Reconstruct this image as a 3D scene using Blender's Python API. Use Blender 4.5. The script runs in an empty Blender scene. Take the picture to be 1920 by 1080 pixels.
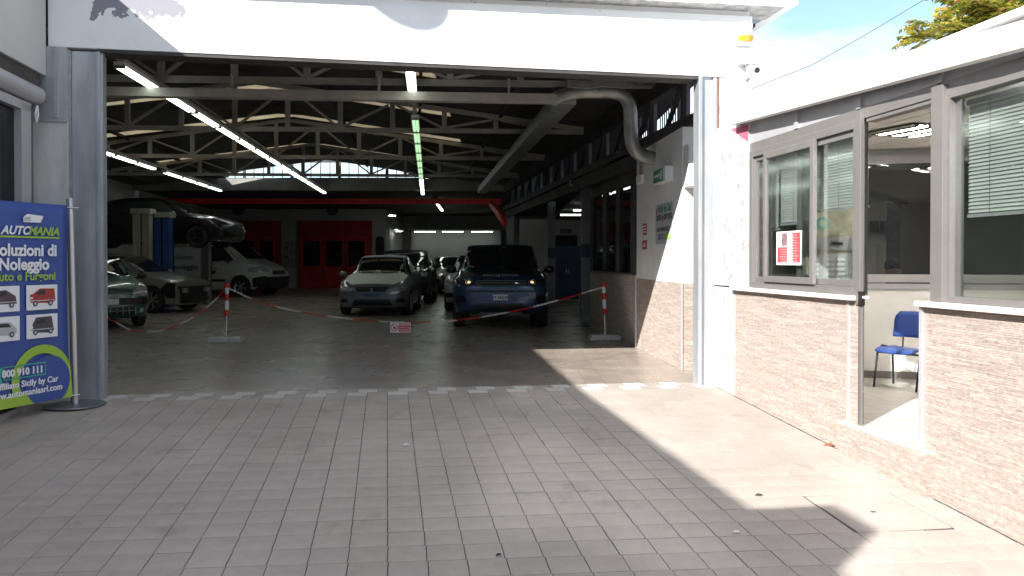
import bpy, bmesh, math, random
from mathutils import Vector, Matrix, noise
from mathutils.bvhtree import BVHTree
R = math.radians
random.seed(7)
S = bpy.context.scene
COL = S.collection

# ------------------------------------------------------------------ camera, light, exposure
FPX, CX, CY, CAMH = 1550.0, 960.0, 504.0, 1.33
PITCH = math.atan((CY - 487) / FPX)
cam = bpy.data.cameras.new('camera'); co = bpy.data.objects.new('camera', cam); COL.objects.link(co)
co.location = (0, 0, CAMH); co.rotation_euler = (R(90) - PITCH, 0, 0)
cam.sensor_width = 36; cam.lens = FPX / 1920 * 36; cam.shift_y = -(540 - CY) / 1920; cam.clip_end = 2000
S.camera = co
SUN_AZ = 42.6 + 8.6
sd = Vector((math.cos(R(SUN_AZ)) * 1.68, math.sin(R(SUN_AZ)) * 1.68, -1)).normalized()
SUN_EL = math.asin(-sd.z)
w = bpy.data.worlds.new('World'); S.world = w; w.use_nodes = True
nt = w.node_tree; bg = nt.nodes['Background']
sky = nt.nodes.new('ShaderNodeTexSky'); sky.sky_type = 'NISHITA'; sky.sun_disc = False
sky.sun_elevation = SUN_EL; sky.sun_rotation = math.atan2(-sd.x, -sd.y); sky.air_density = 1.0; sky.dust_density = 0.1; sky.ozone_density = 1.6
tc = nt.nodes.new('ShaderNodeTexCoord'); mp = nt.nodes.new('ShaderNodeMapping'); mp.inputs['Scale'].default_value = (1.6, 1.6, 5.0); mp.inputs['Location'].default_value = (3.85, 7.58, -1.89)
cn = nt.nodes.new('ShaderNodeTexNoise'); cn.inputs['Scale'].default_value = 1.7; cn.inputs['Detail'].default_value = 7; cn.inputs['Roughness'].default_value = .55
cr = nt.nodes.new('ShaderNodeValToRGB'); cr.color_ramp.elements[0].position = .40; cr.color_ramp.elements[1].position = .64
mx = nt.nodes.new('ShaderNodeMixRGB'); mx.inputs['Color2'].default_value = (5.9, 5.85, 5.8, 1)
nt.links.new(tc.outputs['Generated'], mp.inputs['Vector']); nt.links.new(mp.outputs[0], cn.inputs['Vector']); nt.links.new(cn.outputs['Fac'], cr.inputs[0])
nt.links.new(cr.outputs[0], mx.inputs['Fac']); nt.links.new(sky.outputs[0], mx.inputs['Color1']); nt.links.new(mx.outputs[0], bg.inputs['Color'])
bg.inputs['Strength'].default_value = 0.088
sl = bpy.data.lights.new('sun', 'SUN'); sl.energy = 4.6; sl.angle = R(.53); sl.color = (1.0, .965, .92)
so = bpy.data.objects.new('sun', sl); COL.objects.link(so); so.rotation_euler = sd.to_track_quat('-Z', 'Y').to_euler(); so.location = (-20, -20, 20)
S.view_settings.view_transform = 'Standard'; S.view_settings.look = 'None'; S.view_settings.gamma = 1; S.view_settings.use_curve_mapping = False
S.view_settings.exposure = 1.46
S.cycles.use_denoising = True; S.cycles.max_bounces = 10; S.cycles.diffuse_bounces = 5; S.cycles.glossy_bounces = 5
S.cycles.transparent_max_bounces = 16; S.cycles.sample_clamp_indirect = 0; S.cycles.caustics_reflective = True; S.cycles.blur_glossy = .15

# ------------------------------------------------------------------ frames
A0 = R(8.6); OX, OY = -3.88, 7.84                    # forecourt / facade frame: u along the facade, v into the garage
MF = Matrix.Translation((OX, OY, 0)) @ Matrix.Rotation(A0, 4, 'Z')
def UV(u, v, z=0): return MF @ Vector((u, v, z))
def ray(px, py):
    x = (px - CX) / FPX; y = -(py - CY) / FPX; c, s = math.cos(PITCH), math.sin(PITCH)
    return Vector((x, c + s * y, -s + c * y))
def W(px, py, D):                                     # a point D metres ahead of the viewer's standpoint
    r = ray(px, py); return Vector((0, 0, CAMH)) + r * (D / r.y)
def G(px, py, z=0):
    r = ray(px, py); return Vector((0, 0, CAMH)) + r * ((z - CAMH) / r.z)
RAMP = .051
def gz(v): return RAMP * (v + .12) if v < -.12 else 0.0

# ------------------------------------------------------------------ materials
MATS = {}
def mat(name, col, rough=.6, metal=0, var=0, vs=4, bump=0, bs=40, emit=0, spec=.5, coat=0, col2=None, isl=0, stretch=None, streak=None):
    if name in MATS: return MATS[name]
    m = bpy.data.materials.new(name); m.use_nodes = True; n = m.node_tree; b = n.nodes['Principled BSDF']; L = n.links
    b.inputs['Base Color'].default_value = (*col, 1); b.inputs['Roughness'].default_value = rough; b.inputs['Metallic'].default_value = metal
    b.inputs['Specular IOR Level'].default_value = spec; b.inputs['Coat Weight'].default_value = coat; b.inputs['Coat Roughness'].default_value = .05
    if emit: b.inputs['Emission Color'].default_value = (*col, 1); b.inputs['Emission Strength'].default_value = emit
    if var or bump or isl:
        t = n.nodes.new('ShaderNodeTexCoord'); mpn = n.nodes.new('ShaderNodeMapping'); L.new(t.outputs['Object'], mpn.inputs[0])
        if stretch: mpn.inputs['Scale'].default_value = stretch
    cur = None
    if var:
        nn = n.nodes.new('ShaderNodeTexNoise'); nn.inputs['Scale'].default_value = vs; nn.inputs['Detail'].default_value = 6; nn.inputs['Roughness'].default_value = .62
        L.new(mpn.outputs[0], nn.inputs['Vector']); rp = n.nodes.new('ShaderNodeValToRGB'); L.new(nn.outputs['Fac'], rp.inputs[0])
        c2 = col2 or tuple(max(0, c * (1 - var)) for c in col); c1 = col if col2 else tuple(min(1, c * (1 + var)) for c in col)
        rp.color_ramp.elements[0].position = .32; rp.color_ramp.elements[1].position = .68
        rp.color_ramp.elements[0].color = (*c2, 1); rp.color_ramp.elements[1].color = (*c1, 1); cur = rp.outputs[0]
        rr = n.nodes.new('ShaderNodeMapRange'); rr.inputs['To Min'].default_value = min(1, rough * 1.15); rr.inputs['To Max'].default_value = rough * .85
        L.new(nn.outputs['Fac'], rr.inputs[0]); L.new(rr.outputs[0], b.inputs['Roughness'])
    if isl:
        g = n.nodes.new('ShaderNodeNewGeometry'); oi = n.nodes.new('ShaderNodeObjectInfo'); ad = n.nodes.new('ShaderNodeMath'); ad.operation = 'ADD'
        L.new(g.outputs['Random Per Island'], ad.inputs[0]); L.new(oi.outputs['Random'], ad.inputs[1])
        fr = n.nodes.new('ShaderNodeMath'); fr.operation = 'FRACT'; L.new(ad.outputs[0], fr.inputs[0])
        mr = n.nodes.new('ShaderNodeMapRange'); mr.inputs['To Min'].default_value = 1 - isl; mr.inputs['To Max'].default_value = 1 + isl * .6; L.new(fr.outputs[0], mr.inputs[0])
        mm = n.nodes.new('ShaderNodeMixRGB'); mm.blend_type = 'MULTIPLY'; mm.inputs[0].default_value = 1
        if cur: L.new(cur, mm.inputs[1])
        else: mm.inputs[1].default_value = (*col, 1)
        cc = n.nodes.new('ShaderNodeCombineColor'); [L.new(mr.outputs[0], cc.inputs[i]) for i in range(3)]; L.new(cc.outputs[0], mm.inputs[2]); cur = mm.outputs[0]
    if cur: L.new(cur, b.inputs['Base Color'])
    if bump:
        n2 = n.nodes.new('ShaderNodeTexNoise'); n2.inputs['Scale'].default_value = bs; n2.inputs['Detail'].default_value = 5; L.new(mpn.outputs[0], n2.inputs['Vector'])
        bp = n.nodes.new('ShaderNodeBump'); bp.inputs['Strength'].default_value = bump; bp.inputs['Distance'].default_value = .01
        L.new(n2.outputs['Fac'], bp.inputs['Height']); L.new(bp.outputs[0], b.inputs['Normal'])
    MATS[name] = m; return m
def glass(name, tint, refl=.9, rough=.0, body=0.0, bodycol=(.05, .06, .06), lo=.035):
    """thin pane: clear (tinted) with a fresnel mirror on top, optionally part body (frosting, dust)"""
    m = bpy.data.materials.new(name); m.use_nodes = True; n = m.node_tree; n.nodes.clear(); L = n.links
    o = n.nodes.new('ShaderNodeOutputMaterial'); tr = n.nodes.new('ShaderNodeBsdfTransparent'); tr.inputs[0].default_value = (*tint, 1)
    gl = n.nodes.new('ShaderNodeBsdfGlossy'); gl.inputs['Roughness'].default_value = rough; gl.inputs[0].default_value = (refl, refl, refl, 1)
    fz = n.nodes.new('ShaderNodeFresnel'); fz.inputs[0].default_value = 1.5; mr = n.nodes.new('ShaderNodeMapRange'); mr.inputs['To Min'].default_value = lo; mr.inputs['To Max'].default_value = 1
    gq = n.nodes.new('ShaderNodeNewGeometry'); iq = n.nodes.new('ShaderNodeMapRange'); iq.inputs['To Min'].default_value = 1.5; iq.inputs['To Max'].default_value = 1 / 1.5; L.new(gq.outputs['Backfacing'], iq.inputs[0]); L.new(iq.outputs[0], fz.inputs[0]); L.new(fz.outputs[0], mr.inputs[0]); mxs = n.nodes.new('ShaderNodeMixShader'); L.new(mr.outputs[0], mxs.inputs[0]); L.new(gl.outputs[0], mxs.inputs[2])
    if body:
        df = n.nodes.new('ShaderNodeBsdfDiffuse'); df.inputs[0].default_value = (*bodycol, 1); m2 = n.nodes.new('ShaderNodeMixShader'); m2.inputs[0].default_value = body
        L.new(tr.outputs[0], m2.inputs[1]); L.new(df.outputs[0], m2.inputs[2]); L.new(m2.outputs[0], mxs.inputs[1])
    else: L.new(tr.outputs[0], mxs.inputs[1])
    L.new(mxs.outputs[0], o.inputs[0]); MATS[name] = m; return m
def translucent(name, col, f=.5):
    m = bpy.data.materials.new(name); m.use_nodes = True; n = m.node_tree; n.nodes.clear(); L = n.links
    o = n.nodes.new('ShaderNodeOutputMaterial'); a = n.nodes.new('ShaderNodeBsdfTranslucent'); d = n.nodes.new('ShaderNodeBsdfDiffuse'); x = n.nodes.new('ShaderNodeMixShader')
    t = n.nodes.new('ShaderNodeTexCoord'); nn = n.nodes.new('ShaderNodeTexNoise'); nn.inputs['Scale'].default_value = 3; L.new(t.outputs['Object'], nn.inputs['Vector'])
    rp = n.nodes.new('ShaderNodeValToRGB'); rp.color_ramp.elements[0].color = (*[c * .55 for c in col], 1); rp.color_ramp.elements[1].color = (*col, 1); L.new(nn.outputs['Fac'], rp.inputs[0])
    L.new(rp.outputs[0], a.inputs[0]); L.new(rp.outputs[0], d.inputs[0]); x.inputs[0].default_value = 1 - f
    L.new(a.outputs[0], x.inputs[1]); L.new(d.outputs[0], x.inputs[2]); L.new(x.outputs[0], o.inputs[0]); MATS[name] = m; return m

M_tile = mat('forecourt_tile', (.43, .385, .35), .55, var=.10, vs=2.2, bump=.2, bs=55, isl=.03, spec=.35)
M_grout = mat('grout', (.055, .05, .05), .9, var=.3, vs=9, bump=.4)
M_wtile = mat('white_tile', (.54, .53, .50), .5, var=.12, vs=8, isl=.08)
M_header = mat('white_render', (.80, .80, .80), .8, var=.05, vs=1.5, bump=.25, bs=16)
M_white = mat('white_wall', (.74, .73, .71), .75, var=.06, vs=2, bump=.1)
M_plaster = mat('stained_plaster', (.56, .56, .55), .85, var=.3, vs=9, bump=.8, bs=30, col2=(.26, .26, .26))
M_galv = mat('galvanised_steel', (.50, .52, .54), .42, metal=.55, var=.35, vs=6, bump=.12, bs=30, stretch=(1, 1, .22), col2=(.33, .35, .37))
M_galvd = mat('galvanised_duct', (.34, .35, .34), .45, metal=.6, var=.25, vs=7, bump=.1)
M_alu = mat('grey_aluminium', (.20, .188, .18), .45, metal=.35, var=.06, vs=5)
M_alul = mat('pale_aluminium', (.42, .415, .43), .42, metal=.3, var=.05, vs=5)
M_fascia = mat('canopy_fascia', (.82, .81, .79), .65, var=.05, vs=2)
M_stone = mat('split_stone', (.47, .415, .37), .8, isl=.18, var=.45, vs=22, bump=.8, bs=70, stretch=(1, 1, 3.5), col2=(.33, .255, .215), spec=.25)
M_joint = mat('stone_backing', (.46, .38, .33), .9, var=.2, vs=20)
M_sill = mat('sill_stone', (.62, .58, .55), .5, var=.08, vs=10)
M_beige = mat('beige_steel', (.36, .335, .30), .5, var=.2, vs=3)
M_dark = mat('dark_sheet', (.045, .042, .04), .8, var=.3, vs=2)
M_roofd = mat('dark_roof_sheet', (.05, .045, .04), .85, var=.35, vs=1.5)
M_black = mat('black_plastic', (.012, .012, .013), .5)
M_rubber = mat('tyre_rubber', (.018, .018, .018), .8, var=.3, vs=20)
M_arch = mat('wheel_arch_liner', (.006, .006, .006), .95)
M_intfl = mat('garage_tiling', (.39, .335, .29), .28, var=.22, vs=1.6, bump=.06, bs=60, spec=.45)
M_offfl = mat('office_tiling', (.50, .47, .44), .35, var=.08, vs=6)
M_conc = mat('concrete', (.46, .45, .43), .9, var=.2, vs=20, bump=.8, bs=60)
M_red = mat('red_plastic', (.52, .02, .015), .4)
M_redp = mat('red_steel', (.55, .012, .018), .5, var=.25, vs=3)
M_redd = mat('red_booth_door', (.34, .014, .010), .55, var=.25, vs=2)
M_wpl = mat('white_plastic', (.72, .72, .72), .4)
M_intw = mat('interior_wall', (.30, .30, .29), .8, var=.12, vs=2)
M_blue = mat('blue_paint', (.015, .04, .10), .5, var=.2, vs=4)
M_chairb = mat('blue_seat_plastic', (.03, .07, .28), .4)
M_chrome = mat('bright_metal', (.6, .6, .6), .2, metal=1)
M_silver = mat('brushed_silver', (.50, .50, .53), .35, metal=.7)
M_lamp = mat('fluorescent_tube', (.90, 1.0, .92), .5, emit=2.1)
M_lampg = mat('green_fluorescent', (.42, .66, .40), .5, emit=.5)
M_lampb = mat('fluorescent_small', (.92, 1.0, .92), .5, emit=3)
M_headl = mat('lit_headlamp', (1.0, .62, .32), .3, emit=.45)
M_orange = mat('orange_lens', (.85, .28, .02), .3, coat=.5)
M_cable = mat('black_cable', (.03, .03, .03), .7)
M_paper = mat('paper_white', (.78, .78, .76), .7)
M_pred = mat('print_red', (.48, .05, .06), .6)
M_pblue = mat('banner_blue', (.035, .078, .30), .55, var=.06, vs=3)
M_pgreen = mat('banner_green', (.30, .48, .05), .55)
M_pteal = mat('print_teal', (.06, .36, .30), .6)
M_pwhite = mat('print_white', (.75, .76, .78), .6)
M_pblack = mat('print_black', (.03, .03, .035), .6)
M_pgrn = mat('print_sign_green', (.03, .22, .09), .5)
M_sgrey = mat('sign_grey', (.42, .43, .46), .5)
M_blind = mat('blind_slat', (.50, .52, .50), .45, isl=.06)
M_ceil = mat('ceiling_tile', (.68, .66, .62), .9, var=.05, vs=6)
M_skin = mat('skin', (.42, .25, .18), .6); M_hair = mat('dark_hair', (.02, .015, .012), .8, bump=.6, bs=120); M_shirt = mat('dark_shirt', (.05, .05, .07), .9)
M_win = glass('window_glass', (.86, .895, .88), .95, .10, lo=.15)
M_wind = glass('window_glass_dark', (.42, .50, .47), .95, body=.25, bodycol=(.05, .06, .06))
M_winp = glass('partition_glass', (.55, .58, .57), .8)
M_shop = glass('shop_glass', (.25, .28, .28), .45, body=.1, bodycol=(.03, .03, .035))
M_frost = translucent('frosted_pane', (.40, .40, .46), .75)
M_skyl = translucent('corrugated_skylight', (.56, .51, .41), .8)
M_bark = mat('bark', (.16, .11, .08), .9, bump=.8, bs=30)
M_pinkrefl = mat('pink_reflection_paint', (.45, .10, .16), .8)
def carpaint(n, c, rough=.28, metal=.3): return mat(n, c, rough, metal=metal, coat=.8, var=.04, vs=2)
M_glasscar = mat('car_glass', (.012, .016, .016), .06, spec=.8)

# header stain: peeled dark paint patch, and roof corrugation bump, tile bump for the interior floor
def add_patch(m, dark, cx, cz, rx, rz):
    n = m.node_tree; L = n.links; b = n.nodes['Principled BSDF']; t = n.nodes.new('ShaderNodeTexCoord'); sp = n.nodes.new('ShaderNodeSeparateXYZ'); L.new(t.outputs['Object'], sp.inputs[0])
    def mth(op, a, bb):
        q = n.nodes.new('ShaderNodeMath'); q.operation = op
        for i, x in enumerate((a, bb)):
            if isinstance(x, (int, float)): q.inputs[i].default_value = x
            else: L.new(x, q.inputs[i])
        return q.outputs[0]
    dx = mth('DIVIDE', mth('ABSOLUTE', mth('SUBTRACT', sp.outputs[0], cx), 0), rx); dz = mth('DIVIDE', mth('SUBTRACT', cz, sp.outputs[2]), rz)
    d = mth('MAXIMUM', mth('POWER', dx, 3), dz); nn = n.nodes.new('ShaderNodeTexNoise'); nn.inputs['Scale'].default_value = 9; nn.inputs['Detail'].default_value = 7; L.new(t.outputs['Object'], nn.inputs['Vector'])
    e = mth('ADD', d, mth('MULTIPLY', mth('SUBTRACT', nn.outputs['Fac'], .5), 2.4)); f = mth('LESS_THAN', e, .75)
    n3 = n.nodes.new('ShaderNodeTexNoise'); n3.inputs['Scale'].default_value = 5.5; n3.inputs['Detail'].default_value = 3; L.new(t.outputs['Object'], n3.inputs['Vector'])
    sp2 = mth('GREATER_THAN', n3.outputs['Fac'], .715); f = mth('MAXIMUM', f, mth('MULTIPLY', sp2, .55))
    src = b.inputs['Base Color'].links[0].from_socket; mm = n.nodes.new('ShaderNodeMixRGB'); L.new(f, mm.inputs[0]); L.new(src, mm.inputs[1]); mm.inputs[2].default_value = (*dark, 1); L.new(mm.outputs[0], b.inputs['Base Color'])
add_patch(M_header, (.24, .24, .27), .33, 3.78, .42, .16)
def grime(m, sc, lo, seed):
    n = m.node_tree; L = n.links; b = n.nodes['Principled BSDF']; g = n.nodes.new('ShaderNodeNewGeometry'); src = b.inputs['Base Color'].links[0].from_socket
    for k, (s_, p0, p1, lo_) in enumerate(((sc, .30, .62, lo), (sc * 4.5, .24, .40, lo * .86), (sc * 26, .2, .8, .90))):
        mp_ = n.nodes.new('ShaderNodeMapping'); mp_.inputs['Location'].default_value = (seed + k * 3.3, k * 1.7, 0); mp_.inputs['Scale'].default_value = (1.3, .8, 1); L.new(g.outputs['Position'], mp_.inputs[0])
        nn = n.nodes.new('ShaderNodeTexNoise'); nn.inputs['Scale'].default_value = s_; nn.inputs['Detail'].default_value = 8; nn.inputs['Roughness'].default_value = .6; L.new(mp_.outputs[0], nn.inputs['Vector'])
        rp = n.nodes.new('ShaderNodeValToRGB'); rp.color_ramp.elements[0].position = p0; rp.color_ramp.elements[1].position = p1; rp.color_ramp.elements[0].color = (lo_, lo_ * .985, lo_ * .96, 1); L.new(nn.outputs['Fac'], rp.inputs[0])
        mm = n.nodes.new('ShaderNodeMixRGB'); mm.blend_type = 'MULTIPLY'; mm.inputs[0].default_value = 1; L.new(src, mm.inputs[1]); L.new(rp.outputs[0], mm.inputs[2]); src = mm.outputs[0]
    L.new(src, b.inputs['Base Color'])
grime(M_tile, .55, .80, 2.0)
def brick_bump(m, sx, sy, dark=.55, rot=0, offset=0.0, mort=.012, strength=.5):
    n = m.node_tree; L = n.links; b = n.nodes['Principled BSDF']; t = n.nodes.new('ShaderNodeTexCoord'); mpn = n.nodes.new('ShaderNodeMapping'); mpn.inputs['Rotation'].default_value = (0, 0, rot); L.new(t.outputs['Object'], mpn.inputs[0])
    br = n.nodes.new('ShaderNodeTexBrick'); br.offset = offset; br.inputs['Scale'].default_value = 1; br.inputs['Brick Width'].default_value = sx; br.inputs['Row Height'].default_value = sy; br.inputs['Mortar Size'].default_value = mort * .5
    br.inputs['Color1'].default_value = (1, 1, 1, 1); br.inputs['Color2'].default_value = (.88, .88, .88, 1); br.inputs['Mortar'].default_value = (dark, dark, dark, 1); L.new(mpn.outputs[0], br.inputs[0])
    src = b.inputs['Base Color'].links[0].from_socket; mm = n.nodes.new('ShaderNodeMixRGB'); mm.blend_type = 'MULTIPLY'; mm.inputs[0].default_value = 1; L.new(src, mm.inputs[1]); L.new(br.outputs[0], mm.inputs[2]); L.new(mm.outputs[0], b.inputs['Base Color'])
brick_bump(M_intfl, .2, .2, .72); grime(M_intfl, .4, .75, 7.0)
brick_bump(M_offfl, .33, .33, .5, mort=.008)

# ------------------------------------------------------------------ object helpers
WM = {}
def setp(o, label=None, cat=None, group=None, kind=None):
    if label: o['label'] = label
    if cat: o['category'] = cat
    if group: o['group'] = group
    if kind: o['kind'] = kind
    return o
def wm(o): return WM.get(o.name, Matrix.Identity(4)) if o else Matrix.Identity(4)
def thing(name, label, cat, loc=(0, 0, 0), rz=0, group=None, kind=None, M=None):
    o = bpy.data.objects.new(name, None); COL.objects.link(o)
    m = M if M is not None else Matrix.Translation(loc) @ Matrix.Rotation(rz, 4, 'Z')
    o.matrix_world = m; o.location = m.to_translation(); o.rotation_euler = m.to_euler(); WM[o.name] = m
    o.empty_display_size = .1
    return setp(o, label, cat, group, kind)
class MB:
    """collects shapes; build() links them as one mesh. space 'l' = coordinates already in the parent's frame, 'w' = world"""
    def __init__(s, M=None): s.v = []; s.f = []; s.M = M
    def add(s, vs, fs):
        k = len(s.v); s.v += [Vector(p) for p in vs]; s.f += [tuple(i + k for i in f) for f in fs]; return s
    def box(s, a, b):
        (x0, y0, z0), (x1, y1, z1) = a, b
        if x0 > x1: x0, x1 = x1, x0
        if y0 > y1: y0, y1 = y1, y0
        if z0 > z1: z0, z1 = z1, z0
        return s.add([(x0, y0, z0), (x1, y0, z0), (x1, y1, z0), (x0, y1, z0), (x0, y0, z1), (x1, y0, z1), (x1, y1, z1), (x0, y1, z1)],
                     [(0, 3, 2, 1), (4, 5, 6, 7), (0, 1, 5, 4), (1, 2, 6, 5), (2, 3, 7, 6), (3, 0, 4, 7)])
    def hexa(s, p):   # 8 points, bottom 4 (ccw) then top 4
        return s.add(p, [(0, 3, 2, 1), (4, 5, 6, 7), (0, 1, 5, 4), (1, 2, 6, 5), (2, 3, 7, 6), (3, 0, 4, 7)])
    def beam(s, p, q, w, h, up=(0, 0, 1)):
        p, q = Vector(p), Vector(q); d = (q - p).normalized(); up = Vector(up)
        if abs(d.dot(up)) > .98: up = Vector((0, 1, 0))
        x = d.cross(up).normalized() * w / 2; y = x.cross(d).normalized() * h / 2
        return s.add([p - x - y, p + x - y, p + x + y, p - x + y, q - x - y, q + x - y, q + x + y, q - x + y],
                     [(0, 1, 2, 3), (7, 6, 5, 4), (0, 4, 5, 1), (1, 5, 6, 2), (2, 6, 7, 3), (3, 7, 4, 0)])
    def slabline(s, p, q, n, t, z0, z1):   # vertical wall from p to q, thickness t along n
        p, q, n = Vector(p).to_3d(), Vector(q).to_3d(), Vector(n).normalized() * t
        P = [p, q, q + n, p + n]
        return s.hexa([Vector((a.x, a.y, z0)) for a in P] + [Vector((a.x, a.y, z1)) for a in P])
    def tube(s, pts, r, n=10, caps=True):
        pts = [Vector(p) for p in pts]; rings = []; up = None
        for i, p in enumerate(pts):
            d = (pts[min(i + 1, len(pts) - 1)] - pts[max(i - 1, 0)]).normalized()
            if up is None: up = Vector((0, 0, 1)) if abs(d.z) < .9 else Vector((0, 1, 0))
            x = d.cross(up).normalized(); y = x.cross(d).normalized(); up = y
            rr = r[i] if isinstance(r, (list, tuple)) else r
            rings.append([p + (x * math.cos(2 * math.pi * k / n) + y * math.sin(2 * math.pi * k / n)) * rr for k in range(n)])
        b = len(s.v)
        for rg in rings: s.v += rg
        for i in range(len(rings) - 1):
            for k in range(n): s.f.append((b + i * n + k, b + i * n + (k + 1) % n, b + (i + 1) * n + (k + 1) % n, b + (i + 1) * n + k))
        if caps: s.f.append(tuple(b + k for k in reversed(range(n)))); s.f.append(tuple(b + (len(rings) - 1) * n + k for k in range(n)))
        return s
    def lathe(s, prof, c=(0, 0, 0), axis='z', n=24):
        b = len(s.v); c = Vector(c)
        for r, h in prof:
            for k in range(n):
                a = 2 * math.pi * k / n; x, y = r * math.cos(a), r * math.sin(a)
                s.v.append(c + (Vector((x, y, h)) if axis == 'z' else Vector((x, h, y)) if axis == 'y' else Vector((h, x, y))))
        for i in range(len(prof) - 1):
            for k in range(n): s.f.append((b + i * n + k, b + i * n + (k + 1) % n, b + (i + 1) * n + (k + 1) % n, b + (i + 1) * n + k))
        return s
    def poly(s, pts, t=None):
        pts = [Vector(p) for p in pts]; n = len(pts)
        if t is None: return s.add(pts, [tuple(range(n))])
        t = Vector(t); return s.add(pts + [p + t for p in pts], [tuple(range(n)), tuple(reversed(range(n, 2 * n)))] + [(i, i + n, (i + 1) % n + n, (i + 1) % n) for i in range(n)])
    def ell(s, c, r, n=12, m=8):
        b = len(s.v); c = Vector(c)
        for j in range(m + 1):
            t = math.pi * j / m
            for k in range(n):
                a = 2 * math.pi * k / n; s.v.append(c + Vector((r[0] * math.sin(t) * math.cos(a), r[1] * math.sin(t) * math.sin(a), r[2] * math.cos(t))))
        for j in range(m):
            for k in range(n): s.f.append((b + j * n + k, b + j * n + (k + 1) % n, b + (j + 1) * n + (k + 1) % n, b + (j + 1) * n + k))
        return s
    def build(s, name, m, parent=None, space='l', label=None, cat=None, group=None, kind=None, smooth=False, bevel=0):
        me = bpy.data.meshes.new(name); vs = s.v
        if space == 'w' and parent is not None: inv = wm(parent).inverted(); vs = [inv @ p for p in vs]
        me.from_pydata([tuple(p) for p in vs], [], s.f); me.materials.append(m)
        bm = bmesh.new(); bm.from_mesh(me); bmesh.ops.recalc_face_normals(bm, faces=bm.faces); bm.to_mesh(me); bm.free()
        if smooth:
            for p in me.polygons: p.use_smooth = True
            try: me.set_sharp_from_angle(angle=R(38))
            except Exception: pass
        o = bpy.data.objects.new(name, me); COL.objects.link(o)
        if parent is not None: o.parent = parent
        WM[o.name] = wm(parent).copy()
        if bevel:
            bv = o.modifiers.new('bevel', 'BEVEL'); bv.width = bevel; bv.segments = 2; bv.limit_method = 'ANGLE'
        return setp(o, label, cat, group, kind)
def copyo(src, parent=None, loc=None, M=None):
    c = src.copy(); COL.objects.link(c)
    if parent is not None: c.parent = parent
    if loc is not None: c.location = loc
    return c
def copy_thing(src, M, **kw):
    r = src.copy(); COL.objects.link(r); r.matrix_world = M; r.location = M.to_translation(); r.rotation_euler = M.to_euler(); WM[r.name] = M; setp(r, **kw)
    for ch in list(src.children):
        c = ch.copy(); COL.objects.link(c); c.parent = r
        for g in ch.children:
            d = g.copy(); COL.objects.link(d); d.parent = c
    return r
def text(name, s, size, m, parent, loc, rot=(R(90), 0, 0), align='LEFT', off=0, sx=1, shear=0, ext=.001, label=None):
    c = bpy.data.curves.new(name, 'FONT'); c.body = s; c.size = size; c.align_x = align; c.align_y = 'BOTTOM_BASELINE'; c.offset = off; c.extrude = ext; c.shear = shear; c.materials.append(m); c.resolution_u = 3
    tmp = bpy.data.objects.new(name, c); me = bpy.data.meshes.new_from_object(tmp); bpy.data.objects.remove(tmp); me.name = name
    if not me.materials: me.materials.append(m)
    o = bpy.data.objects.new(name, me); COL.objects.link(o); o.parent = parent; o.location = loc; o.rotation_euler = rot; o.scale = (sx, 1, 1)
    if label: o['label'] = label
    return o

# ------------------------------------------------------------------ THE SETTING: ground
terr = MB(); terr.add([(-300, -300, -1.2), (300, -300, -1.2), (300, 300, -1.2), (-300, 300, -1.2)], [(0, 1, 2, 3)])
terr.build('ground', mat('far_ground', (.22, .20, .17), .95, var=.3, vs=.2), kind='structure')
# forecourt: sloping bed of grout under single tiles
pave = MB()
for u0, u1 in ((-6, 6.3),):
    pave.hexa([UV(u0, -14, gz(-14) - .4), UV(u1, -14, gz(-14) - .4), UV(u1, .36, -.4), UV(u0, .36, -.4), UV(u0, -14, gz(-14) - .006), UV(u1, -14, gz(-14) - .006), UV(u1, -.12, -.006), UV(u0, -.12, -.006)])
bm_p = MB()
bm_p.add([UV(-6, -14, gz(-14) - .006), UV(6.3, -14, gz(-14) - .006), UV(6.3, -.12, -.006), UV(-6, -.12, -.006), UV(6.3, .34, -.006), UV(-6, .34, -.006),
          UV(-6, -14, -1.3), UV(6.3, -14, -1.3), UV(6.3, .34, -1.3), UV(-6, .34, -1.3)], [(0, 1, 2, 3), (3, 2, 4, 5), (0, 6, 7, 1), (1, 7, 8, 4, 2), (5, 4, 8, 9), (0, 3, 5, 9, 6)])
pavement = bm_p.build('pavement', M_grout, kind='structure')
def tile_mesh(sx, sy, m):
    b = bmesh.new(); bmesh.ops.create_cube(b, size=1)
    for v in b.verts: v.co = Vector((v.co.x * sx, v.co.y * sy, v.co.z * .012))
    top = [e for e in b.edges if all(v.co.z > 0 for v in e.verts)]
    bmesh.ops.bevel(b, geom=top, offset=.0010, segments=1, affect='EDGES')
    bmesh.ops.delete(b, geom=[f for f in b.faces if f.normal.z < -.9], context='FACES')
    me = bpy.data.meshes.new('tile'); b.to_mesh(me); b.free(); me.materials.append(m); return me
TS = .2
TM = tile_mesh(.1972, .1978, M_tile)
UC = 2.9; FAN = .0143
def in_view(P):
    c = P - Vector((0, 0, CAMH)); c = Matrix.Rotation(PITCH, 3, 'X') @ c
    if c.y < .5: return None
    x = CX + FPX * c.x / c.y; y = CY - FPX * c.z / c.y
    return (x, y) if -40 < x < 1960 and y < 1130 else None
cover = (5.275, 5.855, -4.05, -3.46)
tl = []
for j in range(64):
    for i in range(-28, 17):
        u = 2.745 + .2 * i + .02
        vv = -.12 - TS * (j + .5) * (1 + FAN * (u - UC)); 
        if u > 6.16 or u < -5.9 or vv < -13.5: continue
        if cover[0] - .02 < u < cover[1] + .02 and cover[2] - .02 < vv < cover[3] + .02: continue
        p = UV(u, vv, gz(vv)); s = in_view(p)
        tl.append((p.length if s else 1e4 + p.length, u, vv, j))
tl.sort()
slope = math.atan(RAMP)
TMS = MB()
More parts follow.
